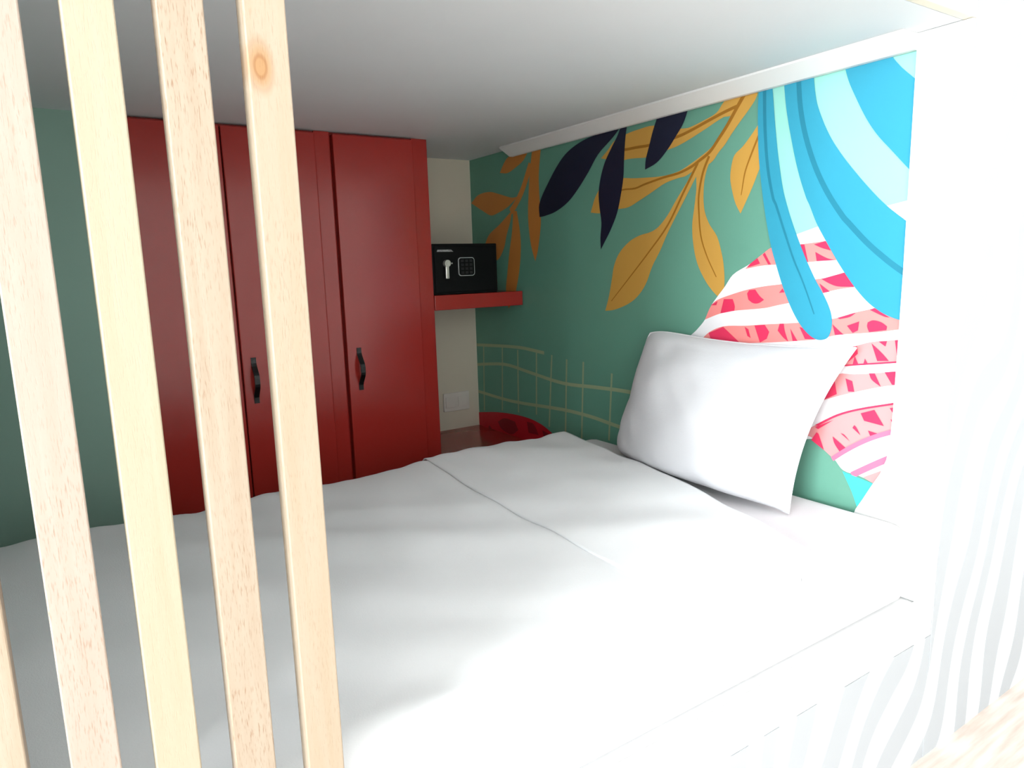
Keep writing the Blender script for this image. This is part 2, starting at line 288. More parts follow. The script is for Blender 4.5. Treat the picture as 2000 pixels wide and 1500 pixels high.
# mural wall and its print, one thin printed sheet per motif
wr = struct(box('wall_right', (0.0, YF + 0.1, 0.0), (0.1, 0.0, H + 0.14), M['white']), 'alcove wall at the head of the bed covered by a leaf mural')
def sheet(bm, pts, x, mi=0):
    vs_ = [bm.verts.new((x, y, z)) for y, z in pts]
    fc = bm.faces.new(vs_); fc.material_index = mi
    return fc
bm = bmesh.new(); sheet(bm, [(-2.004, 0.3), (-0.0005, 0.3), (-0.0005, H - 0.0005), (-2.004, H - 0.0005)], -0.0008)
mural = finish('mural', bm, M['mint'], None); mural.parent = wr
mural['label'] = 'mint green mural wallpaper with leaves, fronds and a pink shell'
MURAL = [
("printed_fence","fence",1,[-33,-8563,-926,-8519,-1819,-8471,-2711,-8431,-3603,-8407,-4071,-8414,-4541,-8437,-5011,-8468,-5483,-8495,-5491,-8355,-5020,-8328,-4549,-8297,-4076,-8274,-3601,-8267,-2706,-8291,-1812,-8331,-919,-8379,-26,-8423]),
("printed_fence","fence",1,[-5,-9439,-13,-9513,-626,-9443,-1239,-9368,-1849,-9305,-2460,-9271,-2925,-9282,-3390,-9321,-3858,-9373,-4327,-9420,-4924,-9474,-5520,-9534,-6118,-9585,-6719,-9614,-7249,-9610,-7776,-9584,-8302,-9550,-8827,-9522,-9247,-9504,-9668,-9485,-10087,-9470,-10506,-9464,-10802,-9469,-11098,-9483,-11395,-9500,-11693,-9515,-11700,-9376,-11403,-9360,-11105,-9343,-10806,-9329,-10506,-9324,-10084,-9330,-9662,-9345,-9241,-9364,-8821,-9382,-8294,-9410,-7769,-9444,-7245,-9470,-6722,-9474,-6128,-9445,-5533,-9394,-4937,-9335,-4341,-9280,-3873,-9234,-3404,-9182,-2932,-9142,-2457,-9131,-1838,-9166,-1223,-9229,-610,-9304,-5,-9373]),
("printed_fence","fence",1,[-5,-10825,-720,-10847,-1455,-10873,-2191,-10892,-2928,-10892,-3870,-10859,-4811,-10806,-5751,-10749,-6690,-10705,-7117,-10695,-7545,-10693,-7972,-10698,-8400,-10710,-8740,-10727,-9080,-10754,-9421,-10783,-9763,-10810,-10056,-10830,-10349,-10849,-10642,-10868,-10935,-10887,-10944,-10748,-10651,-10729,-10358,-10710,-10065,-10690,-9773,-10670,-9432,-10643,-9091,-10614,-8749,-10588,-8405,-10570,-7975,-10558,-7545,-10553,-7115,-10555,-6685,-10565,-5743,-10609,-4803,-10666,-3864,-10719,-2925,-10752,-2192,-10752,-1459,-10733,-724,-10707,-5,-10685]),
("printed_fence","fence",1,[-616,-8443,-579,-9239,-541,-10034,-504,-10829,-467,-11625,-557,-11629,-594,-10834,-631,-10038,-668,-9243,-706,-8448]),
("printed_fence","fence",1,[-2254,-8320,-2208,-9084,-2161,-9848,-2115,-10612,-2069,-11376,-2159,-11381,-2205,-10617,-2251,-9853,-2297,-9090,-2344,-8326]),
("printed_fence","fence",1,[-3484,-8454,-3465,-9153,-3445,-9851,-3426,-10549,-3407,-11248,-3497,-11250,-3516,-10552,-3535,-9854,-3555,-9155,-3574,-8457]),
("printed_fence","fence",1,[-4894,-8448,-4866,-9122,-4837,-9796,-4808,-10470,-4780,-11144,-4870,-11147,-4898,-10473,-4927,-9799,-4956,-9125,-4984,-8451]),
("printed_fence","fence",1,[-5970,-8460,-5899,-9222,-5827,-9984,-5756,-10745,-5685,-11507,-5774,-11516,-5846,-10754,-5917,-9992,-5989,-9230,-6060,-8468]),
("printed_fence","fence",1,[-6949,-8547,-6906,-9364,-6863,-10181,-6820,-10998,-6777,-11816,-6867,-11820,-6910,-11003,-6953,-10186,-6996,-9369,-7039,-8552]),
("printed_fence","fence",1,[-7990,-8550,-7947,-9317,-7904,-10084,-7861,-10851,-7818,-11618,-7908,-11623,-7951,-10856,-7994,-10089,-8037,-9322,-8080,-8555]),
("printed_fence","fence",1,[-9621,-8822,-9574,-9460,-9527,-10099,-9480,-10737,-9432,-11376,-9522,-11383,-9569,-10744,-9616,-10106,-9664,-9467,-9711,-8829]),
("printed_mound","mound",2,[-5,-15000,-5,-11790,-352,-11731,-714,-11669,-1076,-11609,-1439,-11557,-1801,-11512,-2165,-11473,-2529,-11441,-2894,-11415,-3230,-11397,-3566,-11386,-3903,-11383,-4239,-11391,-4492,-11408,-4744,-11436,-4995,-11474,-5244,-11522,-5426,-11570,-5605,-11631,-5781,-11697,-5958,-11763,-6120,-11815,-6283,-11866,-6441,-11926,-6589,-12006,-6698,-12096,-6793,-12204,-6881,-12319,-6972,-12430,-6270,-12920,-5576,-13427,-4864,-13899,-4106,-14281,-3055,-14630,-1974,-14884,-1382,-15000]),
("printed_mound","mound_dark",3,[-1711,-11970,-1859,-11897,-2005,-11820,-2154,-11752,-2311,-11708,-2520,-11690,-2731,-11698,-2942,-11714,-3154,-11726,-3218,-11813,-3281,-11900,-3345,-11987,-3409,-12074,-3270,-12160,-3134,-12252,-2993,-12331,-2841,-12375,-2625,-12383,-2409,-12360,-2195,-12313,-1988,-12247,-1906,-12198,-1838,-12127,-1776,-12046]),
("printed_mound","mound_dark",3,[-4101,-11567,-4232,-11563,-4365,-11554,-4495,-11557,-4616,-11593,-4725,-11675,-4813,-11784,-4892,-11904,-4976,-12018,-4784,-12025,-4593,-12032,-4401,-12039,-4209,-12045,-4182,-11926,-4155,-11806,-4128,-11686]),
("printed_mound","mound_dark",3,[-5235,-11747,-5357,-11766,-5480,-11783,-5601,-11805,-5717,-11844,-5755,-11873,-5783,-11915,-5806,-11962,-5831,-12006,-5710,-12010,-5589,-12015,-5468,-12019,-5347,-12024,-5319,-11954,-5291,-11885,-5263,-11816]),
("printed_mound","mound_dark",3,[-935,-12267,-1045,-12331,-1155,-12394,-1266,-12457,-1376,-12521,-1292,-12641,-1208,-12760,-1124,-12880,-1040,-13000,-927,-12937,-815,-12874,-703,-12811,-590,-12748,-676,-12628,-763,-12507,-849,-12387]),
("printed_orange_branch","orange",1,[-4994,-257,-4937,-488,-4878,-718,-4822,-950,-4773,-1182,-4739,-1380,-4712,-1579,-4687,-1778,-4664,-1977,-4644,-2128,-4625,-2280,-4609,-2431,-4599,-2583,-4593,-2738,-4591,-2892,-4595,-3047,-4607,-3201,-4631,-3411,-4662,-3622,-4702,-3830,-4752,-4036,-4807,-4197,-4874,-4354,-4946,-4510,-5016,-4666,-5068,-4566,-5121,-4466,-5171,-4364,-5213,-4259,-5275,-4061,-5329,-3860,-5378,-3658,-5424,-3455,-5444,-3356,-5460,-3256,-5471,-3156,-5475,-3055,-5465,-2804,-5446,-2553,-5426,-2302,-5411,-2051,-5403,-1853,-5396,-1655,-5397,-1457,-5409,-1259,-5442,-1010,-5488,-762,-5539,-515,-5587,-268,-5439,-265,-5291,-263,-5142,-260]),
("printed_orange_branch","orange",1,[-4736,-713,-4591,-940,-4448,-1167,-4304,-1389,-4151,-1602,-4047,-1731,-3934,-1856,-3815,-1976,-3692,-2091,-3583,-2181,-3465,-2267,-3341,-2352,-3217,-2440,-3391,-2685,-3514,-2598,-3639,-2511,-3766,-2418,-3890,-2316,-4024,-2192,-4152,-2062,-4275,-1926,-4391,-1782,-4551,-1558,-4701,-1329,-4844,-1101,-4989,-874]),
("printed_orange_branch","orange",1,[-34,-1911,-199,-1828,-362,-1741,-528,-1663,-702,-1609,-943,-1572,-1186,-1557,-1431,-1559,-1675,-1572,-1864,-1597,-2052,-1638,-2237,-1687,-2423,-1734,-2671,-1798,-2918,-1865,-3165,-1929,-3415,-1980,-3530,-1991,-3646,-1991,-3763,-1986,-3879,-1983,-3760,-2041,-3642,-2099,-3523,-2156,-3402,-2211,-3302,-2254,-3202,-2295,-3100,-2334,-2996,-2367,-2843,-2409,-2688,-2447,-2532,-2481,-2375,-2511,-2216,-2543,-2056,-2576,-1896,-2596,-1735,-2594,-1570,-2559,-1410,-2501,-1253,-2432,-1095,-2365,-930,-2298,-766,-2227,-602,-2155,-438,-2084,-337,-2041,-236,-1998,-135,-1954]),
("printed_orange_branch","orange",1,[-3385,-2527,-3124,-2660,-2864,-2794,-2604,-2926,-2341,-3055,-2118,-3149,-1890,-3234,-1668,-3328,-1461,-3449,-1333,-3566,-1225,-3706,-1127,-3854,-1024,-3998,-1108,-4125,-1187,-4258,-1276,-4378,-1391,-4468,-1564,-4538,-1750,-4580,-1939,-4587,-2121,-4554,-2290,-4473,-2439,-4354,-2572,-4211,-2694,-4061,-2769,-3937,-2823,-3801,-2872,-3661,-2929,-3526,-3017,-3369,-3111,-3216,-3203,-3062,-3285,-2902,-3319,-2811,-3343,-2717,-3363,-2622]),
("printed_orange_branch","orange",1,[-3502,-2536,-3474,-2736,-3448,-2937,-3418,-3137,-3380,-3336,-3325,-3550,-3261,-3762,-3195,-3974,-3133,-4187,-3077,-4404,-3023,-4621,-2971,-4839,-2922,-5058,-2868,-5279,-2811,-5500,-2766,-5722,-2747,-5947,-2765,-6128,-2808,-6306,-2863,-6483,-2912,-6661,-3012,-6584,-3114,-6510,-3211,-6430,-3295,-6338,-3390,-6193,-3470,-6039,-3541,-5879,-3606,-5718,-3687,-5506,-3762,-5291,-3828,-5074,-3885,-4854,-3929,-4644,-3964,-4432,-3989,-4219,-4005,-4005,-4007,-3846,-3999,-3686,-3983,-3527,-3961,-3369,-3921,-3165,-3873,-2962,-3822,-2760,-3772,-2558,-3705,-2552,-3637,-2547,-3570,-2542]),
("printed_orange_branch","orange",1,[-2559,-870,-2623,-798,-2686,-724,-2750,-652,-2820,-586,-2907,-509,-2996,-435,-3091,-370,-3194,-322,-3346,-282,-3502,-260,-3660,-250,-3818,-246,-4040,-249,-4262,-262,-4484,-279,-4706,-294,-4622,-371,-4541,-449,-4456,-524,-4363,-586,-4225,-652,-4082,-705,-3936,-751,-3789,-795,-3633,-842,-3477,-887,-3319,-924,-3158,-944,-3008,-941,-2858,-921,-2709,-894]),
("printed_ochre_branch","ochre",1,[-9179,-1181,-9271,-1125,-9363,-1070,-9455,-1015,-9544,-956,-9632,-888,-9717,-814,-9804,-745,-9900,-693,-10049,-645,-10203,-613,-10359,-591,-10515,-570,-10646,-553,-10777,-541,-10908,-533,-11039,-527,-11220,-518,-11401,-508,-11581,-507,-11760,-523,-11891,-559,-12017,-614,-12142,-672,-12271,-716,-12483,-759,-12697,-791,-12913,-818,-13128,-842,-13179,-846,-13231,-847,-13283,-844,-13334,-838,-13467,-817,-13600,-792,-13733,-765,-13865,-735,-13981,-711,-14099,-686,-14213,-654,-14323,-609,-14390,-559,-14447,-496,-14503,-430,-14566,-373,-14633,-327,-14703,-286,-14777,-252,-14853,-227,-14969,-205,-15086,-195,-15204,-188,-15322,-179,-15347,-248,-15372,-316,-15397,-385,-15422,-453,-15319,-516,-15217,-579,-15113,-642,-15009,-701,-14957,-729,-14905,-757,-14851,-779,-14795,-795,-14741,-797,-14685,-789,-14630,-781,-14575,-784,-14423,-824,-14272,-873,-14123,-925,-13973,-976,-13815,-1027,-13657,-1078,-13498,-1129,-13339,-1177,-13204,-1215,-13070,-1252,-12934,-1285,-12798,-1314,-12668,-1336,-12537,-1352,-12407,-1366,-12276,-1381,-12094,-1406,-11912,-1433,-11730,-1456,-11547,-1466,-11338,-1460,-11129,-1441,-10920,-1419,-10711,-1402,-10541,-1400,-10371,-1404,-10202,-1404,-10033,-1390,-9817,-1349,-9604,-1296,-9392,-1237]),
("printed_ochre_branch","ochre",1,[-15796,-174,-15773,-250,-15752,-327,-15728,-402,-15694,-473,-15647,-542,-15593,-605,-15535,-665,-15476,-725,-15410,-790,-15342,-852,-15273,-914,-15205,-977,-15123,-1055,-15042,-1134,-14960,-1213,-14881,-1293,-14821,-1359,-14763,-1426,-14705,-1493,-14643,-1557,-14590,-1604,-14534,-1647,-14477,-1690,-14423,-1735,-14373,-1786,-14326,-1840,-14278,-1893,-14225,-1940,-14171,-1974,-14115,-2004,-14055,-2028,-13994,-2046,-13916,-2055,-13836,-2054,-13756,-2054,-13677,-2064,-13543,-2108,-13412,-2162,-13281,-2216,-13147,-2261,-13078,-2272,-13007,-2275,-12936,-2276,-12866,-2281,-12719,-2300,-12573,-2320,-12427,-2344,-12283,-2378,-12129,-2426,-11977,-2484,-11826,-2545,-11675,-2604,-11532,-2657,-11389,-2710,-11246,-2762,-11102,-2813,-10970,-2860,-10839,-2909,-10706,-2952,-10571,-2982,-10399,-2998,-10225,-3000,-10052,-2998,-9878,-3002,-9678,-3018,-9478,-3039,-9278,-3058,-9077,-3066,-8954,-3059,-8830,-3042,-8708,-3022,-8585,-3003,-8604,-2960,-8624,-2916,-8644,-2873,-8665,-2830,-8710,-2736,-8754,-2641,-8803,-2549,-8861,-2463,-8944,-2366,-9034,-2274,-9132,-2191,-9239,-2123,-9376,-2061,-9520,-2013,-9668,-1979,-9818,-1956,-9948,-1950,-10078,-1958,-10208,-1974,-10338,-1989,-10448,-2002,-10557,-2018,-10666,-2035,-10775,-2049,-10921,-2064,-11067,-2077,-11213,-2089,-11359,-2100,-11560,-2115,-11760,-2130,-11961,-2140,-12162,-2143,-12338,-2139,-12514,-2128,-12689,-2110,-12863,-2083,-12987,-2052,-13108,-2012,-13228,-1967,-13347,-1921,-13456,-1878,-13564,-1834,-13672,-1788,-13778,-1740,-13871,-1699,-13964,-1657,-14054,-1611,-14140,-1558,-14233,-1485,-14321,-1406,-14405,-1322,-14487,-1235,-14564,-1149,-14637,-1060,-14707,-968,-14773,-873,-14813,-810,-14849,-745,-14882,-677,-14911,-608,-14943,-504,-14967,-396,-14996,-290,-15042,-193,-15086,-141,-15142,-100,-15206,-72,-15272,-60,-15405,-71,-15535,-101,-15665,-140]),
("printed_ochre_branch","ochre",1,[-9337,-6551,-9389,-6425,-9442,-6300,-9493,-6174,-9539,-6046,-9587,-5888,-9630,-5728,-9670,-5567,-9711,-5407,-9737,-5293,-9759,-5179,-9786,-5066,-9824,-4957,-9878,-4840,-9940,-4725,-10012,-4617,-10095,-4519,-10213,-4408,-10341,-4309,-10476,-4219,-10616,-4137,-10736,-4079,-10861,-4032,-10988,-3992,-11117,-3956,-11249,-3930,-11382,-3912,-11516,-3895,-11647,-3868,-11739,-3842,-11828,-3810,-11915,-3771,-11997,-3724,-12106,-3647,-12209,-3563,-12308,-3473,-12403,-3380,-12500,-3273,-12591,-3160,-12681,-3047,-12772,-2935,-12877,-2817,-12982,-2700,-13088,-2584,-13192,-2465,-13280,-2351,-13363,-2233,-13452,-2121,-13556,-2023,-13609,-2001,-13670,-2000,-13734,-2007,-13796,-2010,-13672,-2184,-13548,-2359,-13424,-2533,-13300,-2707,-13186,-2864,-13071,-3021,-12956,-3177,-12842,-3334,-12732,-3485,-12622,-3637,-12513,-3789,-12408,-3943,-12321,-4081,-12239,-4221,-12157,-4362,-12071,-4500,-11984,-4623,-11894,-4744,-11805,-4865,-11722,-4990,-11643,-5137,-11571,-5289,-11498,-5440,-11411,-5582,-11318,-5703,-11217,-5817,-11107,-5923,-10990,-6020,-10870,-6103,-10744,-6175,-10612,-6239,-10477,-6297,-10314,-6358,-10148,-6411,-9979,-6458,-9809,-6498,-9692,-6518,-9574,-6531,-9456,-6540]),
("printed_ochre_branch","ochre",1,[-13853,-1839,-13771,-1910,-13699,-1991,-13640,-2081,-13599,-2179,-13577,-2308,-13579,-2440,-13588,-2574,-13587,-2707,-13573,-2839,-13555,-2970,-13534,-3102,-13514,-3233,-13493,-3367,-13469,-3500,-13450,-3633,-13440,-3768,-13441,-3913,-13450,-4058,-13467,-4203,-13491,-4346,-13523,-4499,-13561,-4651,-13608,-4801,-13666,-4946,-13737,-5086,-13818,-5222,-13907,-5353,-14001,-5480,-14075,-5571,-14155,-5658,-14239,-5740,-14327,-5819,-14412,-5888,-14502,-5951,-14593,-6012,-14683,-6074,-14696,-5926,-14710,-5777,-14722,-5629,-14726,-5480,-14722,-5351,-14711,-5222,-14695,-5094,-14675,-4966,-14655,-4862,-14631,-4760,-14602,-4658,-14570,-4557,-14536,-4451,-14500,-4346,-14458,-4243,-14407,-4144,-14332,-4038,-14247,-3939,-14161,-3840,-14087,-3734,-14026,-3622,-13972,-3507,-13929,-3388,-13899,-3266,-13878,-3098,-13871,-2928,-13875,-2758,-13886,-2588,-13901,-2477,-13925,-2367,-13957,-2260,-13996,-2155,-14054,-2031,-14120,-1912,-14189,-1795,-14257,-1677,-14153,-1713,-14048,-1745,-13946,-1784]),
("printed_ochre_branch","ochre",1,[-15806,-1176,-15741,-1247,-15676,-1318,-15611,-1389,-15544,-1458,-15478,-1523,-15412,-1588,-15344,-1650,-15273,-1710,-15205,-1756,-15133,-1797,-15063,-1840,-15003,-1895,-14965,-1951,-14938,-2013,-14919,-2079,-14903,-2146,-14884,-2239,-14871,-2334,-14863,-2428,-14864,-2523,-14875,-2623,-14895,-2721,-14920,-2819,-14947,-2916,-14975,-3007,-15005,-3098,-15040,-3187,-15078,-3274,-15118,-3347,-15163,-3418,-15209,-3487,-15255,-3557,-15305,-3467,-15356,-3376,-15407,-3285,-15457,-3194,-15502,-3114,-15547,-3035,-15591,-2954,-15634,-2874,-15673,-2795,-15711,-2716,-15748,-2637,-15784,-2557,-15820,-2480,-15857,-2403,-15889,-2324,-15908,-2242,-15923,-2089,-15927,-1934,-15922,-1780,-15910,-1626,-15893,-1512,-15866,-1400,-15835,-1288]),
("printed_ochre_branch","ochre_rib",2,[-10031,-1074,-10142,-1085,-10253,-1098,-10364,-1109,-10477,-1117,-10602,-1122,-10726,-1123,-10850,-1123,-10973,-1125,-11115,-1132,-11258,-1140,-11402,-1147,-11547,-1147,-11860,-1138,-12173,-1125,-12486,-1107,-12799,-1082,-12954,-1062,-13108,-1036,-13261,-1005,-13412,-973,-13555,-941,-13697,-907,-13839,-871,-13980,-837,-14130,-801,-14281,-766,-14431,-732,-14581,-700,-14706,-676,-14832,-654,-14958,-633,-15084,-611,-15069,-522,-14943,-544,-14816,-565,-14690,-587,-14563,-612,-14412,-644,-14260,-678,-14110,-714,-13959,-749,-13817,-784,-13676,-819,-13535,-854,-13393,-885,-13243,-917,-13092,-947,-12941,-973,-12790,-992,-12480,-1017,-12169,-1035,-11857,-1048,-11545,-1057,-11404,-1057,-11262,-1050,-11119,-1042,-10975,-1035,-10851,-1033,-10727,-1033,-10604,-1032,-10481,-1027,-10372,-1019,-10262,-1008,-10152,-996,-10041,-984]),
("printed_ochre_branch","ochre_rib",2,[-15363,-121,-15319,-176,-15275,-230,-15231,-285,-15187,-340,-15130,-412,-15074,-484,-15018,-556,-14962,-628,-14893,-719,-14825,-810,-14757,-900,-14686,-987,-14606,-1079,-14523,-1169,-14438,-1259,-14353,-1348,-14281,-1426,-14211,-1504,-14139,-1576,-14063,-1639,-13969,-1697,-13868,-1748,-13762,-1795,-13655,-1843,-13575,-1881,-13496,-1918,-13417,-1952,-13336,-1981,-13218,-2017,-13099,-2049,-12979,-2076,-12858,-2098,-12700,-2117,-12541,-2130,-12380,-2142,-12219,-2157,-12002,-2184,-11786,-2213,-11570,-2245,-11354,-2277,-11239,-2300,-11127,-2326,-11015,-2350,-10904,-2364,-10756,-2366,-10606,-2358,-10454,-2349,-10301,-2349,-10141,-2362,-9982,-2382,-9825,-2404,-9668,-2426,-9673,-2471,-9831,-2451,-9989,-2430,-10146,-2412,-10303,-2401,-10452,-2402,-10602,-2413,-10754,-2423,-10908,-2422,-11025,-2409,-11140,-2387,-11252,-2362,-11364,-2342,-11579,-2311,-11795,-2281,-12011,-2254,-12226,-2228,-12386,-2215,-12546,-2205,-12708,-2193,-12869,-2175,-12994,-2154,-13118,-2128,-13240,-2097,-13362,-2062,-13447,-2033,-13531,-1999,-13613,-1962,-13693,-1926,-13799,-1880,-13907,-1833,-14015,-1781,-14119,-1719,-14205,-1650,-14283,-1574,-14356,-1496,-14428,-1420,-14514,-1332,-14601,-1243,-14687,-1152,-14770,-1059,-14844,-970,-14915,-879,-14984,-789,-15054,-700,-15111,-629,-15168,-559,-15225,-488,-15283,-418,-15328,-364,-15373,-311,-15418,-258,-15463,-204]),
("printed_ochre_branch","ochre_rib",2,[-13598,-1903,-13453,-2115,-13307,-2328,-13162,-2540,-13017,-2752,-12861,-2988,-12708,-3226,-12551,-3458,-12380,-3680,-12194,-3886,-11995,-4082,-11789,-4272,-11583,-4463,-11352,-4676,-11118,-4887,-10883,-5096,-10648,-5305,-10403,-5524,-10157,-5742,-9911,-5960,-9665,-6179,-9686,-6202,-9934,-5986,-10182,-5770,-10430,-5554,-10677,-5338,-10914,-5131,-11151,-4923,-11387,-4715,-11620,-4503,-11828,-4315,-12037,-4126,-12239,-3930,-12431,-3723,-12607,-3499,-12768,-3266,-12924,-3030,-13081,-2796,-13229,-2586,-13376,-2375,-13524,-2165,-13672,-1954]),
("printed_ochre_branch","ochre_rib",2,[-14028,-1774,-13969,-1884,-13908,-1994,-13851,-2107,-13802,-2225,-13753,-2382,-13712,-2541,-13680,-2702,-13656,-2864,-13648,-2989,-13650,-3113,-13658,-3236,-13669,-3358,-13686,-3549,-13704,-3740,-13730,-3930,-13769,-4119,-13820,-4282,-13882,-4440,-13953,-4595,-14029,-4747,-14116,-4906,-14210,-5060,-14306,-5213,-14401,-5366,-14428,-5349,-14335,-5195,-14241,-5041,-14149,-4887,-14065,-4728,-13993,-4577,-13925,-4423,-13866,-4266,-13819,-4106,-13783,-3922,-13759,-3734,-13744,-3544,-13730,-3353,-13721,-3232,-13716,-3111,-13716,-2991,-13726,-2873,-13752,-2715,-13786,-2559,-13828,-2404,-13878,-2253,-13926,-2142,-13983,-2034,-14046,-1927,-14107,-1817]),
("printed_ochre_branch","ochre_rib",2,[-15777,-1485,-15726,-1587,-15676,-1689,-15626,-1791,-15577,-1894,-15520,-2016,-15464,-2138,-15411,-2262,-15365,-2389,-15338,-2491,-15319,-2593,-15303,-2696,-15287,-2798,-15277,-2858,-15269,-2919,-15260,-2980,-15252,-3041,-15276,-3045,-15287,-2985,-15299,-2924,-15310,-2864,-15322,-2804,-15341,-2702,-15359,-2601,-15381,-2501,-15409,-2404,-15457,-2281,-15512,-2160,-15571,-2040,-15630,-1920,-15681,-1818,-15733,-1718,-15786,-1617,-15839,-1517]),
("printed_navy_leaf","navy",4,[-5417,-2931,-5407,-2802,-5391,-2671,-5388,-2543,-5419,-2424,-5535,-2229,-5679,-2051,-5837,-1884,-5996,-1719,-6169,-1540,-6347,-1366,-6531,-1199,-6723,-1041,-6863,-935,-7010,-838,-7163,-751,-7322,-677,-7538,-596,-7759,-528,-7984,-472,-8210,-425,-8490,-385,-8773,-360,-9056,-338,-9337,-306,-9531,-268,-9724,-220,-9917,-175,-10112,-147,-10165,-153,-10216,-175,-10266,-203,-10316,-227,-10196,-314,-10076,-402,-9955,-487,-9832,-569,-9632,-684,-9428,-792,-9226,-903,-9034,-1030,-8891,-1153,-8759,-1288,-8630,-1428,-8496,-1563,-8340,-1706,-8182,-1848,-8021,-1987,-7855,-2120,-7715,-2227,-7572,-2330,-7425,-2426,-7271,-2511,-7082,-2599,-6889,-2676,-6691,-2744,-6491,-2802,-6313,-2842,-6133,-2871,-5951,-2893,-5770,-2914,-5682,-2922,-5594,-2926,-5505,-2928]),
("printed_navy_leaf","navy",4,[-10597,-59,-10562,-206,-10525,-353,-10490,-500,-10461,-649,-10438,-812,-10419,-976,-10404,-1140,-10390,-1304,-10379,-1471,-10372,-1639,-10363,-1806,-10345,-1972,-10320,-2117,-10288,-2262,-10251,-2405,-10211,-2548,-10170,-2696,-10127,-2843,-10078,-2988,-10018,-3129,-9939,-3282,-9850,-3429,-9754,-3572,-9657,-3714,-9586,-3808,-9512,-3900,-9436,-3989,-9360,-4080,-9305,-4148,-9250,-4215,-9195,-4283,-9141,-4351,-9135,-4244,-9128,-4137,-9123,-4031,-9124,-3924,-9138,-3792,-9160,-3661,-9179,-3530,-9184,-3399,-9168,-3252,-9139,-3108,-9106,-2963,-9081,-2818,-9066,-2698,-9053,-2579,-9047,-2459,-9051,-2339,-9068,-2210,-9095,-2083,-9129,-1957,-9170,-1833,-9216,-1708,-9269,-1585,-9329,-1465,-9396,-1349,-9478,-1230,-9569,-1117,-9664,-1007,-9758,-897,-9828,-817,-9900,-740,-9972,-661,-10040,-580,-10117,-470,-10188,-356,-10262,-245,-10350,-145,-10404,-110,-10467,-90,-10533,-76]),
("printed_navy_leaf","navy",4,[-12059,-79,-12378,-71,-12697,-64,-13016,-56,-13335,-49,-13273,-199,-13212,-349,-13147,-498,-13070,-640,-12997,-743,-12914,-838,-12826,-929,-12737,-1019,-12640,-1121,-12542,-1221,-12441,-1318,-12335,-1410,-12237,-1490,-12135,-1567,-12029,-1637,-11918,-1697,-11790,-1745,-11658,-1782,-11524,-1813,-11390,-1847,-11396,-1769,-11400,-1690,-11407,-1612,-11422,-1535,-11454,-1431,-11494,-1330,-11536,-1230,-11577,-1129,-11617,-1018,-11656,-907,-11697,-797,-11742,-689,-11817,-534,-11897,-382,-11979,-231]),
("printed_teal_fronds","aqua",3,[-16031,-16,-16084,-10,-19263,-10,-19801,-51,-20040,-46,-20040,-3619,-20020,-3617,-19547,-3699,-18703,-3808,-17713,-4077,-17119,-4236,-16788,-4309,-16512,-3782,-16298,-2673]),
("printed_shell","shell_white",2,[-16322,-4565,-16232,-4618,-16145,-4676,-16058,-4734,-15970,-4790,-15868,-4851,-15766,-4910,-15663,-4969,-15559,-5026,-15426,-5090,-15291,-5150,-15158,-5215,-15035,-5294,-14952,-5372,-14881,-5462,-14813,-5556,-14743,-5647,-14668,-5730,-14592,-5812,-14516,-5894,-14442,-5977,-14388,-6038,-14334,-6100,-14283,-6164,-14236,-6230,-14177,-6337,-14123,-6447,-14068,-6556,-14003,-6659,-13924,-6756,-13837,-6846,-13745,-6933,-13652,-7018,-13536,-7110,-13414,-7195,-13298,-7286,-13203,-7395,-13082,-7589,-12975,-7793,-12896,-8006,-12860,-8227,-12880,-8528,-12948,-8826,-13035,-9122,-13112,-9419,-13605,-9667,-14092,-9937,-14590,-10162,-15115,-10275,-15803,-10240,-16483,-10091,-17160,-9896,-17839,-9723,-17997,-9829,-18155,-9933,-18312,-10039,-18465,-10150,-18534,-10214,-18596,-10287,-18661,-10354,-18738,-10404,-18839,-10432,-18946,-10441,-19054,-10442,-19161,-10451,-19264,-10471,-19366,-10494,-19469,-10517,-19571,-10536,-19802,-10570,-20033,-10600,-20040,-10601,-20040,-3539,-20012,-3536,-19852,-3512,-19694,-3499,-19536,-3509,-19323,-3564,-19116,-3644,-18911,-3731,-18703,-3808,-18457,-3880,-18210,-3947,-17961,-4011,-17713,-4077,-17564,-4116,-17416,-4154,-17267,-4194,-17119,-4236,-17015,-4268,-16911,-4302,-16808,-4338,-16706,-4378,-16608,-4420,-16511,-4466,-16416,-4514]),
("printed_shell","salmon",3,[-15467,-5133,-15502,-5104,-15536,-5075,-15570,-5046,-15606,-5019,-15729,-4934,-15853,-4851,-15977,-4769,-16103,-4688,-16155,-4652,-16208,-4617,-16263,-4586,-16322,-4565,-16439,-4543,-16558,-4532,-16677,-4527,-16796,-4521,-16900,-4516,-17005,-4515,-17109,-4513,-17213,-4509,-17400,-4497,-17588,-4484,-17775,-4469,-17962,-4454,-18065,-4447,-18168,-4439,-18271,-4431,-18373,-4423,-18407,-4551,-18441,-4680,-18475,-4809,-18509,-4937,-18445,-4940,-18380,-4943,-18315,-4946,-18251,-4948,-18146,-4952,-18041,-4955,-17936,-4958,-17831,-4962,-17737,-4967,-17644,-4972,-17550,-4977,-17456,-4982,-17232,-4993,-17007,-5004,-16782,-5015,-16558,-5026,-16424,-5030,-16291,-5034,-16157,-5040,-16024,-5050,-15884,-5066,-15745,-5088,-15606,-5111]),
("printed_shell","shell_red",4,[-15537,-5076,-15565,-5052,-15594,-5027,-15622,-5004,-15652,-4981,-15708,-4943,-15765,-4906,-15823,-4870,-15880,-4833,-15904,-4872,-15928,-4910,-15952,-4949,-15976,-4988,-15884,-5011,-15793,-5034,-15701,-5057,-15608,-5077,-15590,-5079,-15573,-5078,-15555,-5077]),
